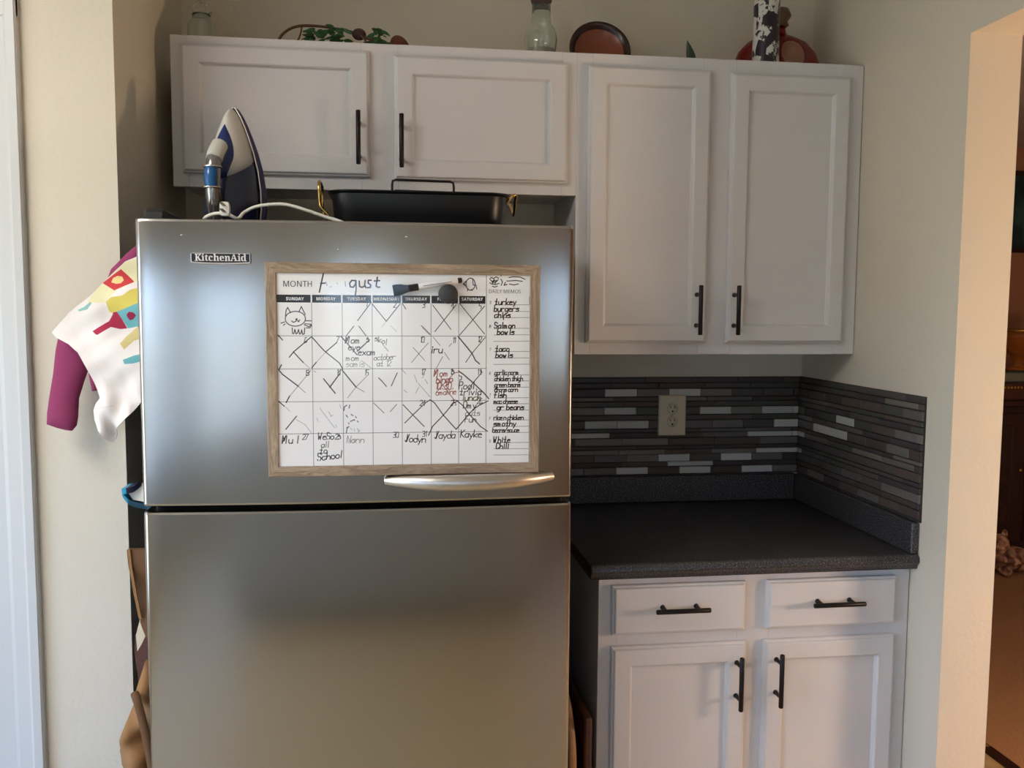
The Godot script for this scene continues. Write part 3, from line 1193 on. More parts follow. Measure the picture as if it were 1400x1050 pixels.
const GLYPHS := {
	"a": "4313040516364543 4346", "b": "0006 041333444536160 5", "c": "43130405163645", "d": "4046 44331304051636 45", "e": "0444331304051646", "f": "40201116 0333", "g": "43130405163645 43473818",
	"h": "0006 0513334446", "i": "1316 1112", "j": "23271808", "k": "0006 430546", "l": "101516", "m": "0306 04132426 24334446", "n": "0306 0413334446", "o": "1304051636454433 3313", "p": "0308 041333444536 16",
	"q": "43130405163645 4348", "r": "0306 041343", "s": "43130434453606", "t": "20251646 0333", "u": "0305163645 4346", "v": "032643", "w": "0316243643", "x": "0346 4306", "y": "0326 4318", "z": "03430646",
	"A": "062046 1434", "C": "4120100105163645", "M": "0600243006 4046", "S": "4120000213334436 1605", "K": "0006 400346", "N": "06004640", "W": "0016233640", "J": "20264016 1605", "P": "0006 0030414233 0333", "D": "0006 00304145360 6", "F": "0600 0040 0333", "T": "0040 2026",
	"0": "1001051646413010", "1": "112026", "2": "0110304206 0646", "3": "0030421333453606", "4": "30044 4 3036", "5": "400003334536 06", "6": "301005164534 0 4", "7": "004016", "8": "1002334516050 4421030", "9": "4321304246 2343", "/": "4006", ".": "1516", "-": "0434", "'": "1012",
}


func uv_of(px: float, py: float) -> Vector2:
	var u := 0.5
	var v := 0.5
	for i in 6:
		var l := lerpf(379.6, 384.2, v)
		var r := lerpf(720.6, 719.8, v)
		u = (px - l) / (r - l)
		var t := lerpf(371.6, 378.2, u)
		var b := lerpf(636.8, 633.2, u)
		v = (py - t) / (b - t)
	return Vector2(u * BW, v * BH)


func dab(a: Vector2, b: Vector2, wid: float, col: Color, alpha: float) -> void:
	var lo := (a.min(b) - Vector2.ONE * (wid + 1.5)).floor()
	var hi := (a.max(b) + Vector2.ONE * (wid + 1.5)).ceil()
	var d := b - a
	var l2 := maxf(d.length_squared(), 1e-6)
	for y in range(maxi(0, int(lo.y)), mini(BH - 1, int(hi.y)) + 1):
		for x in range(maxi(0, int(lo.x)), mini(BW - 1, int(hi.x)) + 1):
			var p := Vector2(x, y)
			var t := clampf((p - a).dot(d) / l2, 0.0, 1.0)
			var k := clampf(wid * 0.5 + 0.7 - p.distance_to(a + d * t), 0.0, 1.0) * alpha
			if k > 0.0:
				var i := (y * BW + x) * 3
				ink[i] = int(lerpf(ink[i], col.r8, k))
				ink[i + 1] = int(lerpf(ink[i + 1], col.g8, k))
				ink[i + 2] = int(lerpf(ink[i + 2], col.b8, k))


# strokes in a zoomed crop of the photograph: origin, scale, "x,y x,y; x,y ..." ; wid in texture pixels
func strokes(ox: float, oy: float, sc: float, text: String, wid := 4.0, alpha := 0.9, col := Color8(30, 28, 30)) -> void:
	for line in text.split(";"):
		var prev := Vector2.INF
		for w in line.strip_edges().split(" "):
			var q := w.split(",")
			if q.size() < 2:
				continue
			var p := uv_of(ox + float(q[0]) / sc, oy + float(q[1]) / sc)
			if prev != Vector2.INF:
				dab(prev, p, wid, col, alpha)
			prev = p


# handwriting: baseline start in photograph pixels, x-height in pixels, letter advance as a share of it
func write_on(px: float, py: float, text: String, xh: float, wid := 4.0, alpha := 0.9, col := Color8(32, 26, 26), adv := 1.25, slope := 0.0) -> void:
	var s := xh / 3.0
	var x := px
	for ch in text:
		if ch == " ":
			x += xh * adv * 0.6
			continue
		var g: String = GLYPHS.get(ch, "")
		for part in g.split(" "):
			var prev := Vector2.INF
			for i in range(0, part.length() - 1, 2):
				var gx := float(part[i])
				var gy := float(part[i + 1]) - 6.0
				var q := uv_of(x + gx * s * 0.72 - gy * s * 0.12, py + gy * s + (x - px) * slope)
				if prev != Vector2.INF:
					dab(prev, q, wid, col, alpha)
				prev = q
		x += xh * adv * (0.55 if ch in "il1.'" else (1.3 if ch in "mwMW" else 1.0))


func fill_quad(px0: float, px1: float, py0: float, py1: float, col: Color) -> void:
	var a := uv_of(px0, py0)
	var b := uv_of(px1, py1)
	for y in range(int(a.y), int(b.y)):
		for x in range(int(a.x), int(b.x)):
			var i := (y * BW + x) * 3
			ink[i] = col.r8
			ink[i + 1] = col.g8
			ink[i + 2] = col.b8


func ellipse_strokes(cx: float, cy: float, rx: float, ry: float, wid: float, alpha := 0.85, a0 := 0.0, a1 := TAU) -> void:
	var prev := Vector2.INF
	for i in 25:
		var a := lerpf(a0, a1, i / 24.0)
		var p := uv_of(cx + rx * cos(a), cy + ry * sin(a))
		if prev != Vector2.INF:
			dab(prev, p, wid, Color8(40, 40, 46), alpha)
		prev = p


func draw_board() -> ImageTexture:
	ink = PackedByteArray()
	ink.resize(BW * BH * 3)
	ink.fill(236)
	var k := Color8(30, 28, 30)
	var grey := Color8(90, 92, 98)
	var S := 3.2821
	# header bars
	var cols := [64.0, 215.5, 347.0, 477.5, 607.5, 737.5, 861.5, 986.0]
	var uvx := []
	for c in cols:
		uvx.append(uv_of(360 + c / S, 340 + 224.0 / S).x)
	var y0 := uv_of(400, 340 + 205.5 / S).y
	var y1 := uv_of(400, 340 + 240.0 / S).y
	for j in 7:
		for y in range(int(y0), int(y1)):
			for x in range(int(uvx[j]) + (0 if j == 0 else 4), int(uvx[j + 1]) - 4):
				var i := (y * BW + x) * 3
				ink[i] = 30
				ink[i + 1] = 29
				ink[i + 2] = 34
	# grid
	for j in range(1, 7):
		dab(Vector2(uvx[j], y1), Vector2(uvx[j], BH), 3.0, grey, 0.75)
	dab(Vector2(uvx[7], 0), Vector2(uvx[7], BH), 3.0, grey, 0.8)
	for yy in [389.0, 533.5, 677.5, 819.0]:
		var v := uv_of(360 + 500.0 / S, 340 + yy / S).y
		dab(Vector2(0, v), Vector2(uvx[7], v), 3.0, grey, 0.75)
	for yy in [418.5, 427.4, 435.6, 449.9, 458.5, 467.1, 480.9, 489.5, 498.0, 512.4, 520.6, 529.0, 543.3, 551.4, 560.0, 573.4, 582.1, 590.4, 604.1, 612.6, 621.0]:
		dab(uv_of(671, yy), uv_of(720.6, yy), 2.6, grey, 0.7)
	# "August" partly wiped
	strokes(370, 360, 7.368, "524,105 485,290; 498,205 540,202", 7.0, 0.9, k)
	strokes(370, 360, 7.368, "548,190 560,225; 590,240 600,236; 655,200 660,212; 735,190 738,235", 4.0, 0.4, k)
	strokes(370, 360, 7.368, "835,180 800,178 778,205 785,240 815,245 835,215 840,180 842,270 835,318; 872,185 875,235 895,248 925,235 930,180; 932,235 938,250; 990,178 962,178 960,205 985,225 980,248 952,250; 1050,150 1038,235 1055,248 1072,245; 1020,185 1072,182", 7.0, 0.92, k)
	# cat
	ellipse_strokes(404.5, 434.6, 13.2, 9.9, 4.5)
	strokes(370, 360, 7.368, "160,520 165,470 180,438 208,490; 290,480 312,430 330,470 350,510; 218,570 235,585 260,575 265,550; 265,555 285,580 295,560; 258,556 272,548; 152,580 118,592; 158,600 140,612; 355,570 410,572; 345,600 405,605; 340,610 385,628 405,610; 360,640 395,640 410,615; 225,640 228,695 240,697 250,655 262,700 275,690 285,655 295,700 308,695 315,660 325,705 340,700 345,640", 4.5, 0.85, k)
	# crossed-out days, row by row
	strokes(360, 340, S, "475,240 415,320; 398,345 365,388; 420,345 452,388; 478,248 540,325; 600,250 540,325; 612,250 626,272; 695,345 735,385; 745,255 826,362; 850,255 755,372; 866,250 978,384; 978,262 866,388", 4.0, 0.8, k)
	strokes(360, 340, S, "540,325 520,350; 560,345 585,370; 700,355 730,385", 3.0, 0.25, k)
	strokes(375, 450, 10.37, "75,68 135,135; 520,95 285,300 225,375; 280,300 415,450; 530,95 655,240; 655,240 700,290; 700,290 905,460 950,540; 870,175 725,300; 590,450 530,525; 925,85 1150,350; 1320,140 1150,300", 5.0, 0.9, k)
	strokes(375, 450, 10.37, "725,300 590,450; 415,450 500,530; 1210,430 1350,540", 3.5, 0.3, k)
	strokes(500, 450, 8.235, "90,95 120,130; 165,165 225,240; 670,150 565,268; 500,200 630,345; 565,268 485,365; 725,90 800,180; 850,260 905,340; 830,305 755,440; 930,160 900,195", 3.6, 0.5, k)
	strokes(500, 450, 8.235, "1005,85 1160,270 1200,350 1245,388", 5.5, 0.95, k)
	strokes(500, 450, 8.235, "1310,95 1160,270 1090,370", 4.0, 0.75, k)
	# third week
	strokes(375, 450, 10.37, "120,480 85,550 130,610 345,780; 230,920 185,1010; 915,605 775,800; 690,680 850,885; 940,555 1135,800", 5.5, 0.92, k)
	strokes(375, 450, 10.37, "520,560 345,780 230,920; 345,780 440,870; 1300,630 1135,800 1020,950; 1135,800 1250,870; 560,570 580,585", 3.6, 0.45, k)
	strokes(500, 450, 8.235, "120,535 160,575 205,630; 325,480 260,625", 4.6, 0.8, k)
	strokes(500, 450, 8.235, "370,440 420,490; 515,505 545,590; 635,555 662,605; 630,490 605,540; 565,640 530,710; 400,670 430,700; 560,600 690,750", 3.4, 0.35, k)
	var red := Color8(132, 62, 52)
	strokes(500, 450, 8.235, "1005,480 960,485 900,555 830,620 760,700; 760,530 960,785", 4.6, 0.75, red)
	strokes(500, 450, 8.235, "1008,465 1060,500 1200,620 1300,715 1352,775", 5.5, 0.95, k)
	strokes(500, 450, 8.235, "1275,480 1180,590 1110,690; 1015,515 1045,530 1040,560 1020,570", 4.5, 0.8, k)
	# fourth week
	strokes(375, 540, 10.37, "85,60 160,130; 325,270 180,455", 5.0, 0.85, k)
	strokes(375, 540, 10.37, "325,320 440,390 530,510; 640,160 845,440; 180,140 235,200", 3.2, 0.3, k)
	strokes(500, 540, 8.235, "65,72 180,185; 320,90 250,170", 3.6, 0.65, k)
	strokes(500, 540, 8.235, "390,95 500,210 625,340; 690,45 640,75 500,210 410,300", 4.4, 0.85, k)
	strokes(500, 540, 8.235, "690,42 740,75 840,215 985,375; 1000,55 950,85 840,215 720,340 675,440; 985,375 1130,205 1180,150 1250,105 1345,60; 1000,60 1060,110 1130,205 1260,345 1340,400", 5.0, 0.92, Color8(52, 30, 34))
	# dates
	for d in [["1", 497, 419], ["2", 534, 420.5], ["3", 573, 421], ["4", 612, 422], ["5", 650, 423], ["6", 416, 467], ["7", 458, 466], ["8", 498, 467], ["10", 570, 467.5], ["11", 614, 468.5], ["12", 648.5, 467.5], ["13", 417, 511], ["14", 458.5, 510.5], ["15", 495.5, 511], ["17", 571.5, 511], ["18", 611, 511], ["19", 648, 511.5], ["24", 570, 553], ["25", 612, 553], ["26", 648, 551], ["27", 414, 598], ["28", 457, 598], ["30", 534, 596], ["31", 573.5, 595]]:
		write_on(d[1], d[2], d[0], 3.6, 3.6, 0.72, k, 1.0)
	# notes in the days
	write_on(470, 468, "Mom", 4.6, 4.2, 0.9, k)
	write_on(474, 477, "eye", 4.4, 4.0, 0.8, k)
	write_on(487, 484, "exam", 4.6, 4.0, 0.9, k)
	write_on(471, 491.5, "mom", 4.2, 3.6, 0.5, k)
	write_on(471, 499.5, "samis", 4.2, 3.4, 0.3, k)
	write_on(509, 465, "skol", 4.0, 3.6, 0.6, k, 1.2, 0.4)
	write_on(508, 491, "october", 3.8, 3.4, 0.5, k, 1.1, -0.05)
	write_on(512, 499, "at 12", 3.8, 3.4, 0.45, k)
	write_on(585, 482, "iru", 5.2, 4.6, 0.9, k)
	write_on(589, 513.5, "Mom", 4.6, 4.4, 0.85, red)
	write_on(592, 522.5, "bingo", 4.6, 4.6, 0.85, red, 1.1, -0.08)
	write_on(591, 531, "10.30.", 4.4, 4.0, 0.85, red)
	write_on(591.5, 539, "omaline", 4.0, 3.8, 0.8, red, 1.1, -0.06)
	write_on(623, 531, "Pool", 5.0, 4.2, 0.85, k)
	write_on(624, 539, "trivia", 4.8, 4.2, 0.85, k)
	write_on(628, 546.5, "lunch", 4.6, 4.4, 0.9, Color8(70, 58, 26))
	write_on(629, 557, "Dmy", 4.6, 4.2, 0.85, k)
	write_on(632, 567, "cuts", 4.2, 3.6, 0.5, k)
	write_on(631.5, 576, "Fun", 4.4, 3.8, 0.65, k)
	strokes(375, 540, 10.37, "1010,120 975,145 970,195; 1050,120 1040,160; 1000,260 1020,290; 1070,250 1095,270; 1130,280 1140,300; 1035,370 1040,385; 1060,350 1110,325 1120,335; 1155,345 1165,360; 1015,430 1005,510; 1040,420 1020,440", 4.6, 0.75, k)
	strokes(375, 540, 10.37, "1060,440 1080,470; 1110,450 1120,490; 1150,450 1190,480 1170,500 1160,470; 760,210 800,280; 790,270 820,260; 600,300 620,350; 860,400 870,430; 910,110 930,160; 1010,590 1040,660; 1060,600 1062,650; 1100,600 1110,650 1130,600", 4.0, 0.22, k)
	write_on(387.5, 603, "Mu l", 5.2, 4.6, 0.9, k)
	write_on(434, 598, "WeSo", 4.6, 4.2, 0.8, k, 1.1)
	write_on(438.5, 609, "all", 4.2, 3.8, 0.55, k)
	write_on(436.5, 617, "to", 4.4, 4.0, 0.8, k)
	write_on(433.5, 627, "School", 5.0, 4.4, 0.9, k, 1.2, -0.12)
	write_on(472.5, 603, "Nonn", 4.8, 3.6, 0.4, k)
	write_on(550, 602, "Jodyn", 5.0, 4.4, 0.9, k, 1.15, 0.05)
	write_on(590, 598, "Jayda", 5.0, 4.2, 0.85, Color8(54, 34, 32), 1.15, -0.02)
	write_on(625.5, 596.5, "Kayke", 5.0, 4.4, 0.9, k, 1.2)
	# memo column
	for l in [["turkey", 672, 418], ["burgers", 671, 427], ["chips", 671.5, 435.3], ["Salmon", 671.5, 449.5], ["bowls", 675.5, 458], ["taco", 673, 480.6], ["bowls", 673.5, 489], ["garlic parm", 672, 512], ["chicken thigh", 672, 520.2], ["green beans", 672, 528.5], ["chops corn", 672, 535], ["fish", 671.5, 543], ["mac cheese", 671, 551], ["gr beans", 675.5, 559.4], ["rice n chicken", 671, 573], ["smothy", 671, 581.7], ["beans/sauce", 669.5, 590], ["White", 670.5, 603.8], ["Chili", 674.5, 612.4]]:
		var n: int = l[0].length()
		var xh: float = 3.9 if n < 9 else 3.3
		write_on(l[1], l[2], l[0], xh, 5.4 if n < 9 else 4.6, 0.95, Color8(34, 24, 24), 1.3 if n < 9 else 1.02)
	# doodles at the top
	ellipse_strokes(638.5, 390.5, 6.3, 8.0, 4.6)
	strokes(530, 360, 7.0, "690,212 715,185; 690,212 722,235; 700,205 705,220; 780,165 785,220 815,225; 735,255 730,275; 770,262 775,272; 815,235 820,258", 5.0, 0.85, Color8(60, 62, 90))
	strokes(655, 370, 8.077, "195,65 208,80; 80,110 100,95 120,110 150,90 178,105; 85,120 110,140 130,120 150,145 175,120; 80,150 100,165 140,172 185,160; 100,130 115,160 125,130 140,160 155,125; 110,190 135,198 165,190; 205,115 222,145 208,182; 295,98 340,90 420,95 475,118; 270,135 290,135; 300,135 370,130 445,140; 300,168 350,178 400,168; 255,150 240,180 275,172", 4.6, 0.85, k)
	for d in [["S", 665, 417], ["M", 664.5, 449], ["T", 665, 480], ["W", 664.5, 511.5], ["T", 665, 541.5], ["F", 665, 573], ["S", 665, 604]]:
		write_on(d[1], d[2], d[0], 1.9, 2.6, 0.6, grey)
	var im := Image.create_from_data(BW, BH, false, Image.FORMAT_RGB8, ink)
	return ImageTexture.create_from_image(im)


func letters(parent: Node, called: String, text: String, px: float, py: float, size: float, col: Color, font := "Droid Sans", weight := 400) -> void:
	var t := TextMesh.new()
	t.text = text
	var f := SystemFont.new()
	f.font_names = PackedStringArray([font])
	f.font_weight = weight
	t.font = f
	t.font_size = 24
	t.pixel_size = size / 24.0
	t.depth = 0.0003
	var uv := uv_of(px, py)
	piece(called, t, mat(col, 0.5), parent, Vector3(-IW / 2.0 + uv.x / BW * IW, IH / 2.0 - uv.y / BH * IH, 0.0126))


const IW := 0.479
const IH := 0.371


func build_board() -> void:
	var b := thing("calendar_board", "wood-framed white monthly calendar board hung on the freezer door", "calendar board")
	b.position = Vector3(0.0268, 1.3712, 0.8405)
	var w := 0.519
	var h := 0.4055
	var f := 0.020
	# frame rails with mitred ends
	for k in 4:
		var along := w if k % 2 == 0 else h
		var out := (h if k % 2 == 0 else w) / 2.0
		var st := new_st()
		var turn := Basis(Vector3.BACK, [0.0, PI / 2, PI, -PI / 2][k])
		var prof := [Vector2(0, 0), Vector2(0, 0.015), Vector2(0.0015, 0.0165), Vector2(f - 0.0015, 0.0165), Vector2(f, 0.015), Vector2(f, 0)]
		var rings := []
		for s in [-1.0, 1.0]:
			var r := []
			for p in prof:
				r.append(turn * Vector3(s * (along / 2.0 - p.x), -(out - p.x), p.y))
			rings.append(r)
		for j in prof.size():
			var j2 := (j + 1) % prof.size()
			var a: Vector2 = prof[j]
			var c: Vector2 = prof[j2]
			var nrm := turn * Vector3(0, -(c.y - a.y), c.x - a.x) if j < 5 else Vector3.FORWARD
			if j == 0:
				nrm = turn * Vector3.DOWN
			elif j == 4:
				nrm = turn * Vector3.UP
			else:
				nrm = Vector3.BACK if j < 4 else Vector3.FORWARD
			var v0 := (0.1 + k * 0.2) + j * 0.03
			quad(st, rings[0][j], rings[1][j], rings[1][j2], rings[0][j2], nrm, -1, [Vector2(0, v0), Vector2(along * 2.0, v0), Vector2(along * 2.0, v0 + (0.18 if j == 2 else 0.03)), Vector2(0, v0 + (0.18 if j == 2 else 0.03))])
		piece("frame_rail", mesh_of(st), M.frame_wood, b)
	var st2 := new_st()
	box(st2, Vector3(-IW / 2.0, -IH / 2.0, 0.002), Vector3(IW / 2.0, IH / 2.0, 0.0118))
	piece("backing", mesh_of(st2), M.white_plastic, b)
	var face := new_st()
	quad(face, Vector3(-IW / 2.0, IH / 2.0, 0.0125), Vector3(IW / 2.0, IH / 2.0, 0.0125), Vector3(IW / 2.0, -IH / 2.0, 0.0125), Vector3(-IW / 2.0, -IH / 2.0, 0.0125), Vector3.BACK)
	var fm := mat(Color.WHITE, 0.18)
	fm.albedo_texture = draw_board()
	fm.clearcoat_enabled = true
	fm.clearcoat = 0.5
	fm.clearcoat_roughness = 0.05
	piece("writing_surface", mesh_of(face), fm, b)
	var dk := Color8(50, 48, 54)
	letters(b, "printed_heading", "MONTH", 407.5, 388.2, 0.0155, dk)
	letters(b, "printed_heading", "DAILY MEMOS", 686, 400.6, 0.0098, Color8(96, 96, 102))
	var xs := [404.0, 444.5, 485.0, 525.0, 564.5, 603.5, 641.0]
	var dn := ["SUNDAY", "MONDAY", "TUESDAY", "WEDNESDAY", "THURSDAY", "FRIDAY", "SATURDAY"]
	for i in 7:
		letters(b, "weekday_lettering", dn[i], xs[i], 408.0 + i * 0.42, 0.0083, Color8(236, 236, 238), "Droid Sans", 700)
	# marker and magnet
	var z := 0.8405 + 0.0128
	var mk := thing("dry_erase_marker", "white dry-erase marker with a felt eraser cap held on the board", "marker")
	mk.position = Vector3(0.0035, 1.5225, z + 0.0078)
	mk.rotation.z = atan2(0.0215, 0.131)
	var turn := Basis(Vector3.BACK, -PI / 2)
	var st := new_st()
	lathe(st, [Vector2(0.0058, 0.048), Vector2(0.0058, 0.124), Vector2(0.005, 0.1245)], Transform3D(turn, Vector3.ZERO), 20)
	var body := piece("barrel", mesh_of(st), mat(c8(242, 242, 244), 0.35), mk)
	st = new_st()
	box(st, Vector3(0.058, -0.0005, 0.0056), Vector3(0.112, 0.0006, 0.0060))
	piece("printed_line", mesh_of(st), mat(c8(120, 120, 124)), body)
	st = new_st()
	lathe(st, [Vector2(0, 0.1325), Vector2(0.0035, 0.1325), Vector2(0.005, 0.131), Vector2(0.0052, 0.124)], Transform3D(turn, Vector3.ZERO), 20)
	piece("end_plug", mesh_of(st), mat(c8(44, 28, 32), 0.4), mk)
	st = new_st()
	lathe(st, [Vector2(0.0066, 0.028), Vector2(0.0066, 0.048), Vector2(0.0058, 0.0485)], Transform3D(turn, Vector3.ZERO), 20)
	var cap := piece("cap", mesh_of(st), M.black_plastic, mk)
	st = new_st()
	var rings := []
	for r in [[0.0, 0.0105, 0.0072], [0.006, 0.0108, 0.0073], [0.016, 0.010, 0.007], [0.024, 0.0075, 0.0066], [0.03, 0.0066, 0.0066]]:
		var ring := []
		for j in 20:
			var a := TAU * j / 20
			ring.append(Vector3(r[0], sin(a) * r[1], cos(a) * r[2]))
		rings.append(ring)
	loft(st, rings, 1)
	var er := piece("felt_eraser", mesh_of(st), mat(c8(70, 84, 104), 0.85), cap)
	er.set_meta("label", "grey-blue flared felt eraser")
	var mg := thing("round_magnet", "round black magnet beside the marker on the calendar board", "magnet")
	mg.position = Vector3(0.107, 1.517, z)
	st = new_st()
	lathe(st, [Vector2(0.0182, 0.0), Vector2(0.0185, 0.001), Vector2(0.0185, 0.008), Vector2(0.0175, 0.0092), Vector2(0, 0.0095)], Transform3D(Basis(Vector3.RIGHT, PI / 2), Vector3(0, 0, 0.0145)), 40)
	lathe(st, [Vector2(0.008, 0), Vector2(0.008, 0.0146)], Transform3D(Basis(Vector3.RIGHT, PI / 2), Vector3.ZERO), 20)
	piece("disc", mesh_of(st), mat(c8(52, 54, 56), 0.6), mg)


# ---------------------------------------------------------------- things on the refrigerator
func build_fridge_top() -> void:
	var y := 1.641
	# roasting pan
	var pan := thing("roasting_pan", "black roasting pan with gold loop handles on top of the refrigerator", "pan")
	var st := new_st()
	var c := Vector3(0.062, y, 0.53)
	var rr := func(hx: float, hz: float, r: float, yy: float) -> Array:
		var out := []
		for q in 4:
			var sx: float = [1, -1, -1, 1][q]
			var sz: float = [1, 1, -1, -1][q]
			for i in 7:
				var a := PI / 2 * q + PI / 2 * i / 6.0
				out.append(c + Vector3(sx * (hx - r) + r * cos(a), yy, sz * (hz - r) + r * sin(a)))
		return out
	var rings := []
	for l in [[0.172, 0.13, 0.04, 0.0], [0.178, 0.136, 0.044, 0.006], [0.186, 0.144, 0.048, 0.086], [0.193, 0.151, 0.05, 0.0895], [0.193, 0.151, 0.05, 0.0925], [0.184, 0.142, 0.046, 0.0925], [0.176, 0.134, 0.042, 0.01], [0.17, 0.128, 0.04, 0.004]]:
		rings.append(rr.call(l[0], l[1], l[2], l[3]))
	for i in rings.size() - 1:
		for j in 28:
			var k := (j + 1) % 28
			var a: Vector3 = rings[i][j]
			var d: Vector3 = rings[i + 1][j]
			var out := Vector3((a - c).x, 0, (a - c).z) * (-1.0 if i > 4 else 1.0)
			if i == 4 or i == 0:
				out = Vector3.UP if i == 4 else out + Vector3.DOWN * 0.1
			quad(st, a, rings[i][k], rings[i + 1][k], d, out, 1 + i / 2)
	for e in [0, 7]:
		var m := c + Vector3(0, rings[e][0].y - c.y, 0)
		for j in 28:
			tri(st, rings[e][j], rings[e][(j + 1) % 28], m, Vector3.DOWN if e == 0 else Vector3.UP)
	piece("body", mesh_of(st), M.pan, pan)
	for s in [-1.0, 1.0]:
		st = new_st()
		var pts := []
		var zz := 0.6
		if s < 0.0:   # folded up on the left
			pts = [Vector3(-0.128, y + 0.03, 0.59), Vector3(-0.132, y + 0.045, 0.594), Vector3(-0.147, y + 0.062, 0.594), Vector3(-0.151, y + 0.075, 0.592), Vector3(-0.153, y + 0.116, 0.588), Vector3(-0.152, y + 0.122, 0.54), Vector3(-0.153, y + 0.116, 0.49), Vector3(-0.151, y + 0.062, 0.486), Vector3(-0.132, y + 0.04, 0.484), Vector3(-0.128, y + 0.03, 0.486)]
		else:
			pts = [Vector3(0.252, y + 0.078, 0.6), Vector3(0.262, y + 0.092, 0.603), Vector3(0.272, y + 0.098, 0.6), Vector3(0.274, y + 0.088, 0.585), Vector3(0.276, y + 0.06, 0.54), Vector3(0.274, y + 0.088, 0.495), Vector3(0.262, y + 0.092, 0.48), Vector3(0.252, y + 0.078, 0.48)]
		tube(st, smooth_path(pts, 5), 0.0032, 10)
		piece("handle", mesh_of(st), M.brass, pan)
	# wire roasting rack standing in the pan
	var rack := thing("roasting_rack", "thin black wire rack standing up out of the roasting pan", "rack")
	for z in [0.62, 0.44]:
		st = new_st()
		var u := [Vector3(0.003, y + 0.012, z), Vector3(0.003, y + 0.112, z), Vector3(0.0045, y + 0.12, z), Vector3(0.012, y + 0.1225, z), Vector3(0.126, y + 0.121, z), Vector3(0.1335, y + 0.1185, z), Vector3(0.135, y + 0.11, z), Vector3(0.135, y + 0.012, z)]
		tube(st, u, 0.0026, 8)
		piece("handle", mesh_of(st), M.black_metal, rack)
	st = new_st()
	for i in 9:
		var x := -0.08 + i * 0.036
		tube(st, [Vector3(x, y + 0.012, 0.43), Vector3(x, y + 0.012, 0.63)], 0.002, 6)
	for z in [0.43, 0.63]:
		tube(st, [Vector3(-0.08, y + 0.012, z), Vector3(0.208, y + 0.012, z)], 0.002, 6)
	piece("grid", mesh_of(st), M.black_metal, rack)
	build_iron(y)


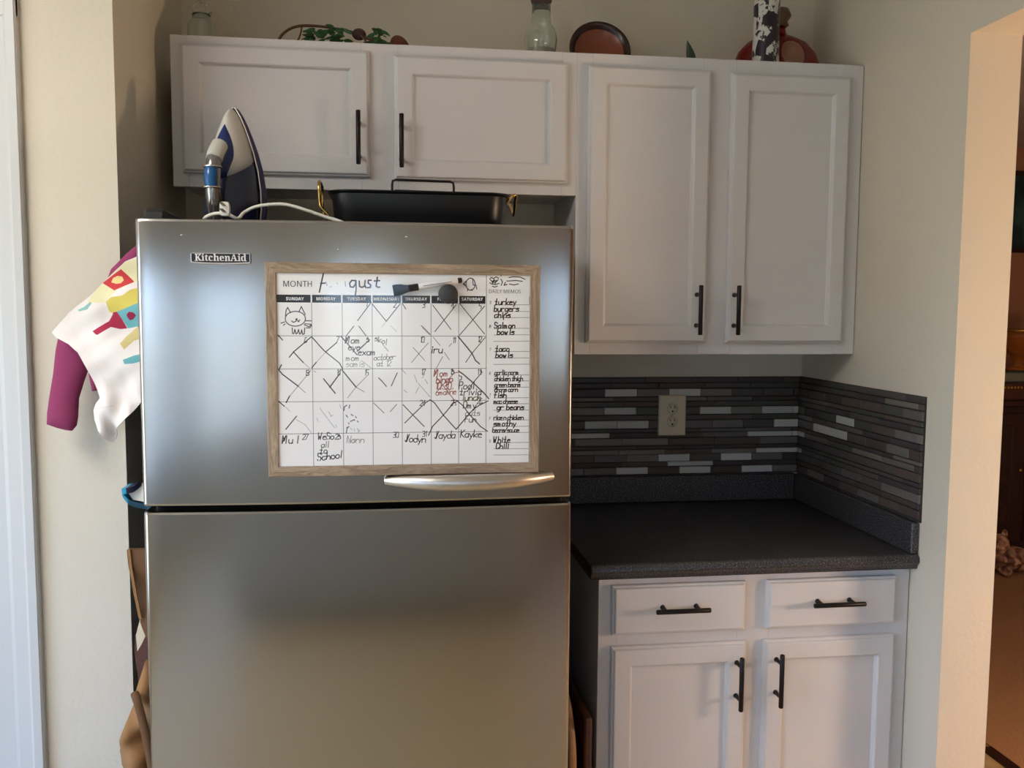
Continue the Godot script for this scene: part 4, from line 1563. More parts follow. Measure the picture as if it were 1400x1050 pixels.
func build_iron(y: float) -> void:
	var iron := thing("clothes_iron", "blue and white clothes iron standing on its heel on the refrigerator", "iron")
	var lv := [[0.0, 0.050, 0.066], [0.012, 0.054, 0.074], [0.05, 0.058, 0.078], [0.09, 0.0565, 0.07], [0.13, 0.051, 0.06], [0.17, 0.041, 0.05], [0.2, 0.031, 0.043], [0.225, 0.0215, 0.036], [0.245, 0.0125, 0.028], [0.258, 0.005, 0.018], [0.263, 0.001, 0.008]]
	var ring := func(h: float, w: float, d: float, x0: float) -> Array:
		var out := []
		for j in 25:
			var a := PI * j / 24.0
			out.append(Vector3(x0 - d * pow(sin(a), 0.8), h, w * cos(a) * (1.0 - 0.12 * sin(a))))
		return out
	var dense := func(src: Array) -> Array:
		var cv := Curve3D.new()
		for i in src.size():
			var a := Vector3(src[maxi(i - 1, 0)][0], src[maxi(i - 1, 0)][1], src[maxi(i - 1, 0)][2])
			var b := Vector3(src[mini(i + 1, src.size() - 1)][0], src[mini(i + 1, src.size() - 1)][1], src[mini(i + 1, src.size() - 1)][2])
			cv.add_point(Vector3(src[i][0], src[i][1], src[i][2]), -(b - a) / 6.0, (b - a) / 6.0)
		var out := []
		for i in (src.size() - 1) * 5 + 1:
			var p := cv.sample(mini(i / 5, src.size() - 2), i / 5.0 - mini(i / 5, src.size() - 2))
			out.append([p.x, maxf(p.y, 0.0005), maxf(p.z, 0.001)])
		return out
	# sole plate
	var st := new_st()
	var rings := []
	for l in lv:
		var r := []
		for p in [[-0.004, 1.0], [0.004, 1.03], [0.008, 1.0], [0.008, -1.0], [0.004, -1.03], [-0.004, -1.0]]:
			r.append(Vector3(p[0], l[0] * 1.012, l[1] * 1.13 * p[1] + 0.003 * signf(p[1])))
		rings.append(r)
	loft(st, rings, 1)
	var sole := piece("soleplate", mesh_of(st), M.iron_indigo, iron)
	st = new_st()
	for s in [-1.0, 1.0]:
		var pts := []
		for l in lv:
			pts.append(Vector3(-0.006, l[0] * 1.005 + 0.002, s * (l[1] * 1.04 + 0.001)))
		tube(st, pts, 0.0018, 8)
	piece("silver_edge", mesh_of(st), M.satin, sole)
	# dark blue body
	st = new_st()
	rings = []
	for l in dense.call(lv):
		rings.append(ring.call(l[0], l[1], l[2], -0.004))
	loft(st, rings, 1)
	piece("body", mesh_of(st), M.iron_blue, iron)
	# white nose shell
	st = new_st()
	rings = []
	for l in dense.call([[0.108, 0.008, 0.06], [0.116, 0.03, 0.0695], [0.128, 0.042, 0.0715], [0.145, 0.0462, 0.068], [0.17, 0.0412, 0.06], [0.2, 0.0318, 0.05], [0.225, 0.0222, 0.0425], [0.245, 0.0132, 0.034], [0.257, 0.0055, 0.022], [0.262, 0.0015, 0.01]]):
		rings.append(ring.call(l[0], l[1], l[2], -0.008))
	loft(st, rings, 1)
	piece("nose_shell", mesh_of(st), M.grey_plastic, iron)
	# water tank window
	st = new_st()
	rings = []
	for l in dense.call([[0.108, 0.004, 0.062], [0.114, 0.022, 0.0745], [0.126, 0.034, 0.0785], [0.145, 0.0385, 0.0765], [0.165, 0.0355, 0.071], [0.187, 0.0285, 0.063], [0.207, 0.0185, 0.0545], [0.222, 0.0075, 0.046], [0.23, 0.001, 0.039]]):
		rings.append(ring.call(l[0], l[1], l[2], -0.006))
	loft(st, rings, 1)
	piece("water_tank", mesh_of(st), M.iron_tank, iron)
	# handle
	st = new_st()
	var hp := smooth_path([Vector3(-0.05, 0.008, 0), Vector3(-0.085, 0.02, 0), Vector3(-0.103, 0.06, 0), Vector3(-0.108, 0.11, 0), Vector3(-0.098, 0.15, 0), Vector3(-0.07, 0.178, 0)], 6)
	var hr := []
	for i in hp.size():
		hr.append(0.0135 + 0.0025 * sin(PI * i / (hp.size() - 1.0)))
	tube(st, hp, hr, 16)
	var hd := piece("handle", mesh_of(st), mat(c8(150, 146, 146), 0.16, 0.85), iron)
	st = new_st()
	var bp := [Vector3(-0.1135, 0.088, 0), Vector3(-0.117, 0.098, 0), Vector3(-0.117, 0.11, 0), Vector3(-0.113, 0.123, 0)]
	tube(st, smooth_path(bp, 4), 0.0135, 16)
	piece("steam_button", mesh_of(st), M.iron_button, hd)
	for e in [[0.084, -0.112], [0.126, -0.1095]]:
		st = new_st()
		var rr := []
		for i in 25:
			rr.append(Vector3(e[1] + 0.0175 * cos(TAU * i / 24.0), e[0], 0.0175 * sin(TAU * i / 24.0)))
		tube(st, rr, 0.0022, 8)
		piece("chrome_ring", mesh_of(st), M.chrome, hd)
	st = new_st()
	tube(st, smooth_path([Vector3(-0.103, 0.142, 0), Vector3(-0.092, 0.158, 0), Vector3(-0.075, 0.175, 0)], 4), 0.0168, 16)
	piece("handle_cap", mesh_of(st), M.grey_plastic, hd)
	st = new_st()
	box(st, Vector3(-0.088, 0.0, -0.045), Vector3(-0.002, 0.008, 0.045), 0.003)
	piece("heel", mesh_of(st), M.grey_plastic, iron)
	# cord and plug, in the iron's own axes
	var base := Vector3(-0.334, y + 0.006, 0.56)
	var xf := Transform3D(Basis.IDENTITY, base)
	xf.basis = Basis(Vector3.BACK, deg_to_rad(-1.0)) * Basis(Vector3.UP, deg_to_rad(76.0))
	iron.transform = xf
	var inv := xf.affine_inverse()
	st = new_st()
	var f := []
	for p in [Vector3(-0.372, y + 0.02, 0.62), Vector3(-0.376, y + 0.01, 0.68), Vector3(-0.36, y + 0.022, 0.745), Vector3(-0.338, y + 0.03, 0.755), Vector3(-0.315, y + 0.029, 0.757), Vector3(-0.298, y + 0.022, 0.745), Vector3(-0.29, y + 0.036, 0.72), Vector3(-0.27, y + 0.048, 0.715), Vector3(-0.243, y + 0.0535, 0.715), Vector3(-0.209, y + 0.0545, 0.715), Vector3(-0.168, y + 0.044, 0.715), Vector3(-0.132, y + 0.032, 0.715), Vector3(-0.1, y + 0.022, 0.72), Vector3(-0.07, y + 0.006, 0.735), Vector3(-0.06, y + 0.004, 0.74)]:
		f.append(inv * p)
	tube(st, smooth_path(f, 6), 0.0034, 10)
	piece("cord", mesh_of(st), M.white_plastic, iron)
	st = new_st()
	var pc := Vector3(-0.3125, y + 0.0345, 0.805)
	var pr := []
	for e in [[-0.03, 0.004], [-0.022, 0.0085], [-0.004, 0.0105], [0.0, 0.0095]]:
		var r := []
		for j in 20:
			var a := TAU * j / 20.0
			var cx := signf(cos(a)) * pow(absf(cos(a)), 0.4)
			var sy := signf(sin(a)) * pow(absf(sin(a)), 0.4)
			r.append(inv * (pc + Vector3(cx * e[1] * 0.9, sy * e[1] * 1.3, e[0])))
		pr.append(r)
	loft(st, pr, 1)
	var plug := piece("plug", mesh_of(st), M.white_plastic, iron)
	for s in [-1.0, 1.0]:
		st = new_st()
		var d := Vector3(-0.003, 0.004, 0.014)
		var o := pc + Vector3(0, s * 0.0058, 0)
		var a := []
		for e in [o, o + d]:
			a.append([inv * (e + Vector3(-0.003, -0.0008, 0)), inv * (e + Vector3(0.003, -0.0008, 0)), inv * (e + Vector3(0.003, 0.0008, 0)), inv * (e + Vector3(-0.003, 0.0008, 0))])
		loft(st, a, -1)
		piece("prong", mesh_of(st), mat(c8(120, 112, 96), 0.3, 1.0), plug)


# ---------------------------------------------------------------- things on the wall cabinets
func leaf(st: SurfaceTool, base: Vector3, dir: Vector3, side: Vector3, len_: float, wid: float, curl: float) -> void:
	var nrm := dir.cross(side).normalized()
	var prev := []
	for i in 7:
		var t := i / 6.0
		var w := wid * sin(PI * pow(t, 0.75)) * 0.5 + 0.0004
		var mid := base + dir * len_ * t - Vector3.UP * curl * t * t
		var row := [mid - side * w + nrm * w * 0.35, mid, mid + side * w + nrm * w * 0.35]
		if prev.size():
			for k in 2:
				quad(st, prev[k], prev[k + 1], row[k + 1], row[k], nrm, 1)
				quad(st, prev[k] - nrm * 0.0006, prev[k + 1] - nrm * 0.0006, row[k + 1] - nrm * 0.0006, row[k] - nrm * 0.0006, -nrm, 2)
		prev = row


func build_cabinet_top() -> void:
	var y := 2.0965
	var rng := RandomNumberGenerator.new()
	rng.seed = 5
	var green := mat(c8(40, 84, 40), 0.6)
	var brown := mat(c8(96, 62, 44), 0.8)
	var yt := 2.1345
	# dried vine garland
	var v := thing("vine_garland", "dried vine with green leaves and brown pods lying on the left wall cabinet", "garland")
	var st := new_st()
	var stem := smooth_path([Vector3(-0.3, y + 0.004, 0.23), Vector3(-0.285, yt + 0.006, 0.21), Vector3(-0.268, yt + 0.042, 0.2), Vector3(-0.235, yt + 0.062, 0.2), Vector3(-0.19, yt + 0.066, 0.2), Vector3(-0.14, yt + 0.062, 0.2), Vector3(-0.1, yt + 0.056, 0.2), Vector3(-0.075, yt + 0.048, 0.2), Vector3(-0.05, yt + 0.036, 0.21), Vector3(-0.02, yt + 0.03, 0.2), Vector3(0.02, yt + 0.034, 0.19), Vector3(0.05, yt + 0.02, 0.19), Vector3(0.07, y + 0.004, 0.2)], 5)
	tube(st, stem, 0.0035, 7)
	tube(st, smooth_path([Vector3(-0.22, yt + 0.062, 0.2), Vector3(-0.225, yt + 0.03, 0.22), Vector3(-0.24, yt + 0.004, 0.23)], 4), 0.002, 6)
	tube(st, smooth_path([Vector3(-0.08, yt + 0.05, 0.2), Vector3(-0.065, yt + 0.035, 0.22), Vector3(-0.05, yt + 0.004, 0.23)], 4), 0.003, 6)
	piece("stem", mesh_of(st), brown, v)
	for cl in [[-0.205, -0.115, 60], [-0.04, -0.012, 30]]:
		for i in cl[2]:
			st = new_st()
			var b := Vector3(rng.randf_range(cl[0], cl[1]), yt + rng.randf_range(0.02, 0.058), rng.randf_range(0.18, 0.23))
			var dir := Vector3(rng.randf_range(-1, 1), rng.randf_range(-0.6, 0.25), rng.randf_range(0, 0.6)).normalized()
			var side := dir.cross(Vector3(rng.randf_range(-0.4, 0.4), 0.3, 1).normalized()).normalized()
			leaf(st, b, dir, side, rng.randf_range(0.02, 0.034), rng.randf_range(0.006, 0.012), 0.004)
			piece("leaf", mesh_of(st), green, v)
	st = new_st()
	ball(st, Vector3(-0.078, yt + 0.05, 0.2), Vector3(0.018, 0.0145, 0.014), 14)
	piece("seed_pod", mesh_of(st), mat(c8(74, 50, 48), 0.8), v)
	st = new_st()
	var pod := []
	var pr := []
	for i in 15:
		var t := i / 14.0
		pod.append(Vector3(lerpf(0.0, 0.052, t), yt + 0.034 - 0.01 * t * t * 1.6, 0.19))
		pr.append(0.002 + 0.021 * pow(sin(PI * pow(t, 0.7)), 0.8) if t < 0.86 else 0.007 + (t - 0.86) * 0.03)
	tube(st, pod, pr, 14)
	piece("seed_pod", mesh_of(st), mat(c8(112, 58, 42), 0.75), v)
	# clear glass bottle with a dark stopper
	var g := thing("glass_bottle", "round clear glass bottle with a dark stopper on the wall cabinets", "bottle")
	st = new_st()
	lathe(st, [Vector2(0, 0), Vector2(0.03, 0), Vector2(0.034, 0.01), Vector2(0.032, 0.04), Vector2(0.04, 0.07), Vector2(0.043, 0.095), Vector2(0.039, 0.118), Vector2(0.029, 0.135), Vector2(0.025, 0.15), Vector2(0.025, 0.185), Vector2(0.0225, 0.185), Vector2(0.0222, 0.15), Vector2(0.0262, 0.135), Vector2(0.036, 0.117), Vector2(0.04, 0.095), Vector2(0.037, 0.071), Vector2(0.029, 0.04), Vector2(0.03, 0.012), Vector2(0, 0.006)])
	piece("body", mesh_of(st), M.clear_glass, g)
	st = new_st()
	lathe(st, [Vector2(0, 0.165), Vector2(0.0215, 0.165), Vector2(0.0215, 0.186), Vector2(0.026, 0.188), Vector2(0.029, 0.2), Vector2(0.022, 0.222), Vector2(0, 0.226)], Transform3D.IDENTITY, 20)
	piece("stopper", mesh_of(st), mat(c8(84, 56, 48), 0.8), g)
	st = new_st()
	lathe(st, [Vector2(0, 0.007), Vector2(0.028, 0.013), Vector2(0.0275, 0.04), Vector2(0.035, 0.07), Vector2(0, 0.072)], Transform3D.IDENTITY, 24)
	piece("contents", mesh_of(st), mat(c8(186, 178, 158), 0.8), g)
	g.position = Vector3(0.3925, y, 0.2)
	# shallow glazed bowl leaning on the wall
	var bw := thing("glazed_bowl", "reddish brown glazed bowl with a dark rim leaning against the wall on the cabinets", "bowl")
	st = new_st()
	lathe(st, [Vector2(0, 0), Vector2(0.04, 0.001), Vector2(0.062, 0.012), Vector2(0.079, 0.03)], Transform3D.IDENTITY, 40)
	lathe(st, [Vector2(0.068, 0.027), Vector2(0.052, 0.015), Vector2(0.03, 0.008), Vector2(0, 0.007)], Transform3D.IDENTITY, 40)
	piece("dish", mesh_of(st), mat(c8(136, 70, 44), 0.25), bw)
	st = new_st()
	lathe(st, [Vector2(0.0785, 0.0295), Vector2(0.0845, 0.034), Vector2(0.0835, 0.039), Vector2(0.077, 0.037), Vector2(0.0675, 0.0268)], Transform3D.IDENTITY, 40)
	piece("rim", mesh_of(st), mat(c8(52, 28, 24), 0.25), bw)
	bw.transform = Transform3D(Basis(Vector3.RIGHT, deg_to_rad(72.0)), Vector3(0.562, y + 0.0805, 0.12))
	# a single leaf sprig
	var lf := thing("leaf_sprig", "single dark green leaf standing up between the bowl and the patched bottle", "leaf")
	st = new_st()
	leaf(st, Vector3(0.803, y + 0.03, 0.22), Vector3(-0.28, 0.95, 0.05).normalized(), Vector3(0.9, 0.28, 0.3).normalized(), 0.078, 0.024, 0.0)
	piece("blade", mesh_of(st), mat(c8(40, 62, 38), 0.5), lf)
	st = new_st()
	tube(st, [Vector3(0.808, y + 0.002, 0.22), Vector3(0.805, y + 0.016, 0.22), Vector3(0.8, y + 0.045, 0.221)], 0.0015, 6)
	piece("stem", mesh_of(st), mat(c8(60, 70, 44), 0.6), lf)
	# tall patched bottle
	var tb := thing("patched_bottle", "tall slim bottle covered in black and white patches on the cabinets", "bottle")
	var pm := mat(Color.WHITE, 0.3)
	pm.albedo_texture = patches()
	st = new_st()
	var prof := [Vector2(0, 0), Vector2(0.036, 0), Vector2(0.0385, 0.004), Vector2(0.036, 0.06), Vector2(0.034, 0.12), Vector2(0.034, 0.25), Vector2(0.022, 0.285), Vector2(0.014, 0.3), Vector2(0.014, 0.325), Vector2(0, 0.325)]
	lathe(st, prof, Transform3D.IDENTITY, 32)
	piece("body", mesh_of(st), pm, tb)
	tb.position = Vector3(0.995, y, 0.235)
	# red glass decanter
	var rd := thing("red_glass_decanter", "wide round red glass decanter behind the patched bottle", "decanter")
	st = new_st()
	var rp := [Vector2(0, 0), Vector2(0.09, 0), Vector2(0.118, 0.015), Vector2(0.127, 0.05), Vector2(0.124, 0.08), Vector2(0.112, 0.11), Vector2(0.086, 0.138), Vector2(0.055, 0.153), Vector2(0.03, 0.16), Vector2(0.024, 0.168), Vector2(0.022, 0.18)]
	lathe(st, rp, Transform3D(Basis.from_scale(Vector3(1, 1, 0.55)), Vector3.ZERO), 40)
	var red := glass(Color(0.62, 0.06, 0.09, 0.45))
	piece("body", mesh_of(st), red, rd)
	st = new_st()
	lathe(st, [Vector2(0.022, 0.18), Vector2(0.03, 0.184), Vector2(0.026, 0.194), Vector2(0.036, 0.21), Vector2(0.03, 0.228), Vector2(0, 0.234)], Transform3D.IDENTITY, 24)
	piece("stopper", mesh_of(st), mat(c8(104, 78, 56), 0.3), rd)
	st = new_st()
	ball(st, Vector3(0.016, 0.085, 0.05), Vector3(0.042, 0.046, 0.024), 24)
	piece("amber_medallion", mesh_of(st), mat(c8(158, 110, 84), 0.35), rd)
	rd.position = Vector3(1.075, y, 0.125)
	# clear glass jar at the far left end
	var jar := thing("glass_jar", "clear glass jar at the left end of the wall cabinets", "jar")
	st = new_st()
	lathe(st, [Vector2(0, 0), Vector2(0.03, 0), Vector2(0.034, 0.006), Vector2(0.034, 0.09), Vector2(0.022, 0.105), Vector2(0.022, 0.118), Vector2(0.0195, 0.118), Vector2(0.0195, 0.104), Vector2(0.031, 0.089), Vector2(0.031, 0.008), Vector2(0, 0.005)])
	piece("body", mesh_of(st), M.clear_glass, jar)
	st = new_st()
	lathe(st, [Vector2(0, 0.1185), Vector2(0.024, 0.1185), Vector2(0.026, 0.125), Vector2(0.012, 0.145), Vector2(0, 0.15)], Transform3D.IDENTITY, 24)
	piece("lid", mesh_of(st), M.clear_glass, jar)
	jar.position = Vector3(-0.465, y, 0.2)


func patches() -> ImageTexture:
	var n := FastNoiseLite.new()
	n.seed = 8
	n.noise_type = FastNoiseLite.TYPE_CELLULAR
	n.cellular_return_type = FastNoiseLite.RETURN_CELL_VALUE
	n.frequency = 0.03
	n.cellular_jitter = 1.1
	var im := Image.create_empty(256, 256, false, Image.FORMAT_RGB8)
	for y in 256:
		for x in 256:
			var a := TAU * x / 256.0
			var v := n.get_noise_3d(cos(a) * 42.0, y * 0.9, sin(a) * 42.0)
			im.set_pixel(x, y, c8(206, 204, 196) if v > 0.05 else c8(40, 28, 42))
	# uv v runs in metres of height (0 to 0.275)
	var big := Image.create_empty(256, 1024, false, Image.FORMAT_RGB8)
	for k in 4:
		big.blit_rect(im, Rect2i(0, 0, 256, 256), Vector2i(0, k * 256))
	return ImageTexture.create_from_image(big)


# ---------------------------------------------------------------- left gap: towel, mitt, bags
func towel_texture() -> ImageTexture:
	var w := 540
	var h := 1080
	var im := Image.create_empty(w, h, false, Image.FORMAT_RGB8)
	im.fill(c8(238, 230, 226))
	var put := func(poly: PackedVector2Array, col: Color, soft := 0.0) -> void:
		var q := PackedVector2Array()
		var lo := Vector2.INF
		var hi := -Vector2.INF
		for p in poly:
			var t := Vector2((p.x - 60.0) * 4.0, (p.y - 340.0) * 4.0)
			q.append(t)
			lo = lo.min(t)
			hi = hi.max(t)
		for y in range(maxi(0, int(lo.y)), mini(h, int(hi.y) + 1)):
			for x in range(maxi(0, int(lo.x)), mini(w, int(hi.x) + 1)):
				if Geometry2D.is_point_in_polygon(Vector2(x, y), q):
					im.set_pixel(x, y, im.get_pixel(x, y).lerp(col, 1.0 - soft))
	# yellow-green ground of the printed band
	put.call(pv([195, 350, 170, 358, 128, 398, 118, 414, 140, 414, 158, 396, 176, 388, 195, 380]), c8(232, 226, 176), 0.1)
	# red square with a cream leaf
	put.call(pv([164, 368, 181, 385, 154, 397, 138, 387]), c8(206, 62, 66))
	put.call(pv([153, 380, 159, 377, 165, 378, 167, 383, 163, 387, 157, 388, 150, 386]), c8(240, 216, 150))
	# yellow blobs
	put.call(pv([143, 412, 150, 406, 165, 404, 176, 396, 190, 392, 190, 416, 172, 422, 156, 431, 147, 426]), c8(214, 196, 84), 0.1)
	put.call(pv([160, 470, 168, 460, 186, 444, 192, 446, 192, 462, 178, 466, 166, 478]), c8(206, 184, 104), 0.25)
	# red spatula with teal blade and red leaf
	put.call(pv([122, 453, 146, 439, 151, 430, 152, 427, 157, 426, 163, 436, 169, 449, 160, 450, 148, 447, 129, 458, 126, 457]), c8(176, 44, 74))
	put.call(pv([157, 426, 192, 412, 196, 444, 170, 449, 163, 436]), c8(110, 178, 186))
	put.call(pv([170, 430, 174, 426, 180, 427, 183, 431, 179, 436, 174, 438, 171, 434]), c8(150, 32, 72))
	# teal bits
	put.call(pv([104, 424, 113, 420, 122, 413, 124, 415, 118, 423, 106, 426]), c8(140, 190, 180))
	put.call(pv([164, 492, 180, 486, 190, 484, 190, 494, 178, 497, 166, 498]), c8(104, 172, 178))
	# stitched hem lines
	var grid := c8(206, 190, 186)
	for s in [[65, 462, 100, 478], [100, 478, 138, 556], [78, 438, 92, 448], [92, 448, 128, 505], [128, 505, 142, 530], [120, 560, 150, 555], [142, 530, 165, 560]]:
		put.call(pv([s[0], s[1], s[2], s[3], s[2] + 0.5, s[3] + 0.5, s[0] + 0.5, s[1] + 0.5]), grid, 0.2)
	return ImageTexture.create_from_image(im)


# measured position of a photographed point at the depth z where the thing hangs
func at_depth(px: float, py: float, z: float) -> Vector3:
	var fw := Vector3(0.13358, -0.08433, -0.98744).normalized()
	var rt := Vector3(0.99102, 0.00589, 0.13357)
	rt = (rt - fw * rt.dot(fw)).normalized()
	var up := rt.cross(fw).normalized()
	var d := fw * 1219.6 + rt * (px - 700.0) - up * (py - 525.0)
	return Vector3(0, 1.4904, 2.5734) + d * ((z - 2.5734) / d.z)


func flat_poly(nums: Array, z: float) -> PackedVector2Array:
	var out := PackedVector2Array()
	for i in range(0, nums.size(), 2):
		var p := at_depth(nums[i], nums[i + 1], z)
		out.append(Vector2(minf(p.x, -0.4785), p.y))
	return out


func build_left_gap() -> void:
	# dish towel
	var t := thing("dish_towel", "white kitchen towel with red, yellow and teal print hung beside the refrigerator", "towel")
	var tp := flat_poly([197, 348, 188, 350, 170, 357, 140, 385, 118, 408, 90, 428, 75, 443, 65, 455, 72, 462, 90, 471, 104, 482, 116, 502, 127, 525, 135, 545, 129, 552, 124, 562, 125, 576, 132, 590, 142, 604, 149, 607, 153, 602, 155, 588, 166, 578, 180, 565, 190, 552, 199, 540], 0.76)
	var zf := func(p: Vector2) -> float:
		var s := (p.x + p.y * 0.75) * 62.0
		var low := clampf((1.37 - p.y) / 0.15, 0.0, 1.0)
		return 0.752 + 0.004 * sin(p.x * 210.0 + p.y * 60.0) * low + 0.001 * sin(p.x * 90.0 - p.y * 130.0) + 0.006 * sin(s) * (0.4 + low) + 0.010 * low * sin((p.x * 1.3 - p.y * 0.35) * 95.0) - 0.14 * clampf(-0.56 - p.x, 0.0, 0.1) + 0.004 * sin(p.y * 60.0)
	var st := new_st()
	var uvf := func(p: Vector2) -> Vector2:
		# cloth coordinates across its own width and height
		return Vector2((p.x + 0.6594) / 0.1845, (1.6012 - p.y) / 0.3805)
	sheet(st, tp, zf, func(_p): return 0.003, uvf, 0.007)
	var tm := mat(Color.WHITE, 0.9)
	tm.albedo_texture = towel_texture()
	tm.rim_enabled = true
	tm.rim = 0.2
	piece("cloth", mesh_of(st), tm, t)
	st = new_st()
	tube(st, smooth_path([Vector3(-0.485, 1.575, 0.75), Vector3(-0.48, 1.592, 0.75), Vector3(-0.4735, 1.6, 0.745)], 4), 0.003, 8)
	piece("hanging_loop", mesh_of(st), M.white_plastic, t)
	# oven mitt
	var m := thing("oven_mitt", "plum oven mitt hanging under the printed kitchen towel", "oven mitt")
	var mp := flat_poly([196, 332, 187, 335, 174, 346, 160, 360, 152, 368, 146, 384, 122, 410, 92, 440, 80, 460, 76, 480, 73, 510, 68, 540, 64.5, 565, 64, 580, 78, 585, 90, 588, 98, 589, 104, 582, 106, 570, 107, 545, 114, 522, 119, 508, 121, 498, 122, 515, 126, 535, 132, 534, 138, 515, 150, 480, 172, 430, 196, 380], 0.69)
	var mz := func(p: Vector2) -> float:
		return 0.688
	var mt := func(p: Vector2) -> float:
		return 0.006 + 0.026 * sqrt(clampf(edge_distance(p, mp) / 0.022, 0.0, 1.0))
	st = new_st()
	sheet(st, mp, mz, mt, func(p): return p * 4.0, 0.006)
	var mm: StandardMaterial3D = M.magenta
	mm.rim_enabled = true
	mm.rim = 0.3
	piece("mitt", mesh_of(st), mm, m)
	st = new_st()
	var cuff := flat_poly([64, 572, 84, 577, 98, 580, 106, 570, 105, 577, 99, 590, 90, 589, 78, 586, 63.6, 580.5], 0.69)
	sheet(st, cuff, mz, func(_p): return 0.0335, func(p): return p * 4.0, 0.01)
	# blue and white packet squeezed in the gap
	var b := thing("blue_packet", "folded blue and white packet squeezed between wall and refrigerator", "packet")
	st = new_st()
	var curve := smooth_path([at_depth(198, 652, 0.72), at_depth(192, 657, 0.735), at_depth(182, 665, 0.745), at_depth(172, 667.5, 0.75), at_depth(166, 669, 0.745), at_depth(171, 678, 0.74), at_depth(180, 685, 0.735), at_depth(199, 689, 0.73)], 4)
	for part in [[0, 12, "navy_lining", c8(26, 26, 62)], [12, 22, "cyan_edge", c8(34, 150, 190)], [22, 28, "navy_base", c8(24, 74, 96)]]:
		st = new_st()
		for i in range(part[0], part[1]):
			var a: Vector3 = curve[i]
			var c: Vector3 = curve[i + 1]
			var dn := Vector3(0, -0.012, -0.004)
			var bk := Vector3(0, 0, -0.05)
			quad(st, a, c, c + dn, a + dn, Vector3.BACK, 1)
			quad(st, a, c, c + bk, a + bk, Vector3.UP, 2)
			quad(st, a + dn, c + dn, c + dn + bk, a + dn + bk, Vector3.DOWN, 3)
		piece(part[2], mesh_of(st), mat(part[3], 0.4), b)
	st = new_st()
	sheet(st, flat_poly([174, 671, 192, 660, 199, 660, 199, 686, 182, 683], 0.728), func(_p): return 0.728, func(_p): return 0.004, func(p): return p, 0.01)
	piece("white_panel", mesh_of(st), M.white_plastic, b)
	st = new_st()
	box(st, Vector3(-0.4895, 1.006, 0.722), Vector3(-0.479, 1.1, 0.728), 0.001)
	piece("tail", mesh_of(st), mat(c8(24, 74, 96), 0.4), b)
	# paper bags
	var pb := thing("paper_bag", "flat brown paper bag standing in the gap left of the refrigerator", "paper bag", "")
	st = new_st()
	sheet(st, flat_poly([174.5, 751, 210, 750, 214, 880, 200, 868, 189, 842, 182, 805, 177, 775], 0.72), func(p): return 0.715 + 0.006 * sin(p.y * 40.0), func(_p): return 0.012, func(p): return p, 0.012)
	piece("bag", mesh_of(st), M.kraft_dark, pb)
	st = new_st()
	sheet(st, flat_poly([174.5, 751, 178, 751, 181, 778, 187, 812, 194, 846, 190, 846, 182, 808, 177, 776], 0.73), func(_p): return 0.728, func(_p): return 0.006, func(p): return p, 0.012)
	piece("fold", mesh_of(st), M.kraft, pb)
	pb = thing("paper_bag", "brown paper bag with a white flap below the flat bag", "paper bag", "")
	st = new_st()
	sheet(st, flat_poly([186, 868, 200, 850, 214, 880, 214, 960, 204, 955, 190, 935, 188, 905], 0.65), func(p): return 0.65 + 0.006 * sin(p.y * 55.0 + p.x * 40.0), func(_p): return 0.02, func(p): return p, 0.012)
	piece("bag", mesh_of(st), mat(c8(92, 58, 48), 0.8), pb)
	st = new_st()
	sheet(st, flat_poly([191.5, 847, 202, 862, 194, 880, 188, 890, 186, 868], 0.722), func(_p): return 0.722, func(_p): return 0.003, func(p): return p, 0.012)
	var fl := piece("flap", mesh_of(st), mat(c8(214, 198, 170), 0.7), pb)
	fl.set_meta("label", "white flap")
	pb = thing("paper_bag", "crumpled brown paper bag bulging past the wall at the bottom left", "paper bag", "")
	var cp := flat_poly([196, 908, 206, 905, 220, 960, 226, 1075, 172, 1075, 164, 1046, 159, 1034, 168, 1002, 176, 975, 184, 955, 190, 934], 0.73)
	st = new_st()
	var cz := func(p: Vector2) -> float:
		return 0.72 + 0.014 * sin(p.y * 34.0 + p.x * 70.0) + 0.008 * sin(p.y * 90.0 - p.x * 50.0)
	sheet(st, cp, cz, func(p): return 0.01 + 0.04 * sqrt(clampf(edge_distance(p, cp) / 0.03, 0.0, 1.0)), func(p): return p, 0.008)
	piece("bag", mesh_of(st), M.kraft, pb)
	st = new_st()
	tube(st, smooth_path([at_depth(184, 948, 0.765), at_depth(188, 960, 0.775), at_depth(196, 990, 0.77), at_depth(206, 1040, 0.765), at_depth(210, 1072, 0.76)], 4), 0.008, 10)
	piece("rolled_edge", mesh_of(st), M.kraft_dark, pb)


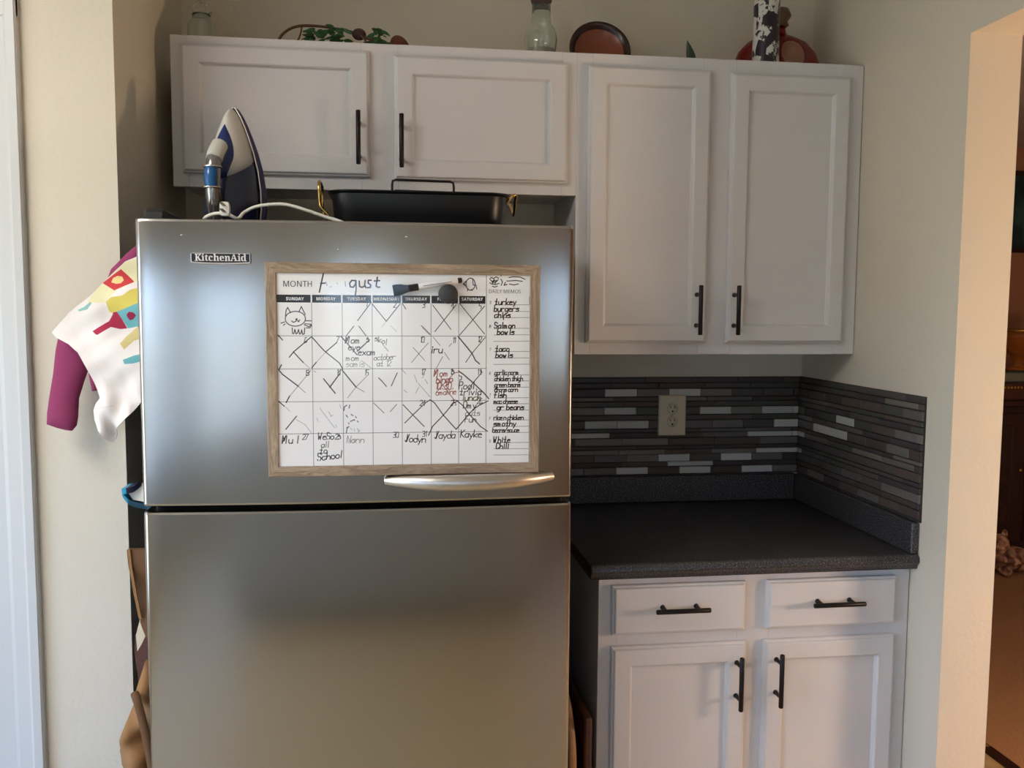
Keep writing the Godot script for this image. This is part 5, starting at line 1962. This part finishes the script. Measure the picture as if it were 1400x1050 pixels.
func build_right_gap() -> void:
	# two slim wooden boards standing between refrigerator and base cabinet
	var a := thing("wooden_tray", "tan wooden tray with a rounded top edge standing against the refrigerator", "tray")
	var st := new_st()
	var rings := []
	for x in [0.395, 0.3975, 0.411, 0.4135]:
		var e := 0.004 if x < 0.396 or x > 0.413 else 0.0
		var r := []
		for p in [[0.0, 0.10], [0.0, 0.66]]:
			r.append(Vector3(x, p[0] + e, p[1] - (e if p[1] > 0.5 else -e)))
		for i in 9:
			var q := PI / 2 * i / 8.0
			r.append(Vector3(x, 0.44 + (0.15 - e) * sin(q), 0.51 + (0.15 - e) * cos(q)))
		r.append(Vector3(x, 0.59 - e, 0.10 + e))
		rings.append(r)
	loft(st, rings, 2)
	piece("panel", mesh_of(st), M.tan_wood, a)
	st = new_st()
	box(st, Vector3(0.387, 0.02, 0.16), Vector3(0.395, 0.05, 0.6), 0.002)
	piece("rail", mesh_of(st), M.tan_wood, a)
	var b := thing("wooden_board", "dark brown wooden board standing beside the base cabinet", "board")
	st = new_st()
	box(st, Vector3(0.4335, 0.0, 0.1), Vector3(0.4515, 0.556, 0.645), 0.004)
	piece("panel", mesh_of(st), M.brown_wood, b)
	st = new_st()
	box(st, Vector3(0.4515, 0.05, 0.15), Vector3(0.4595, 0.09, 0.55), 0.002)
	piece("rail", mesh_of(st), M.brown_wood, b)


# ---------------------------------------------------------------- island behind the camera (it shows in the steel)
func build_island() -> void:
	var i := thing("kitchen_island", "grey kitchen island with a pale top reflected in the refrigerator doors", "island")
	var st := new_st()
	box(st, Vector3(-1.0, 0.1, 3.25), Vector3(1.0, 0.88, 4.1), 0.004)
	piece("body", mesh_of(st), mat(c8(142, 142, 134), 0.5), i)
	st = new_st()
	box(st, Vector3(-0.95, 0.0, 3.32), Vector3(0.95, 0.1, 4.05), 0.002)
	piece("toe_kick", mesh_of(st), mat(c8(40, 40, 44), 0.6), i)
	st = new_st()
	box(st, Vector3(-1.03, 0.88, 3.2), Vector3(1.03, 0.915, 4.15), 0.004)
	piece("top", mesh_of(st), mat(c8(205, 200, 194), 0.4), i)
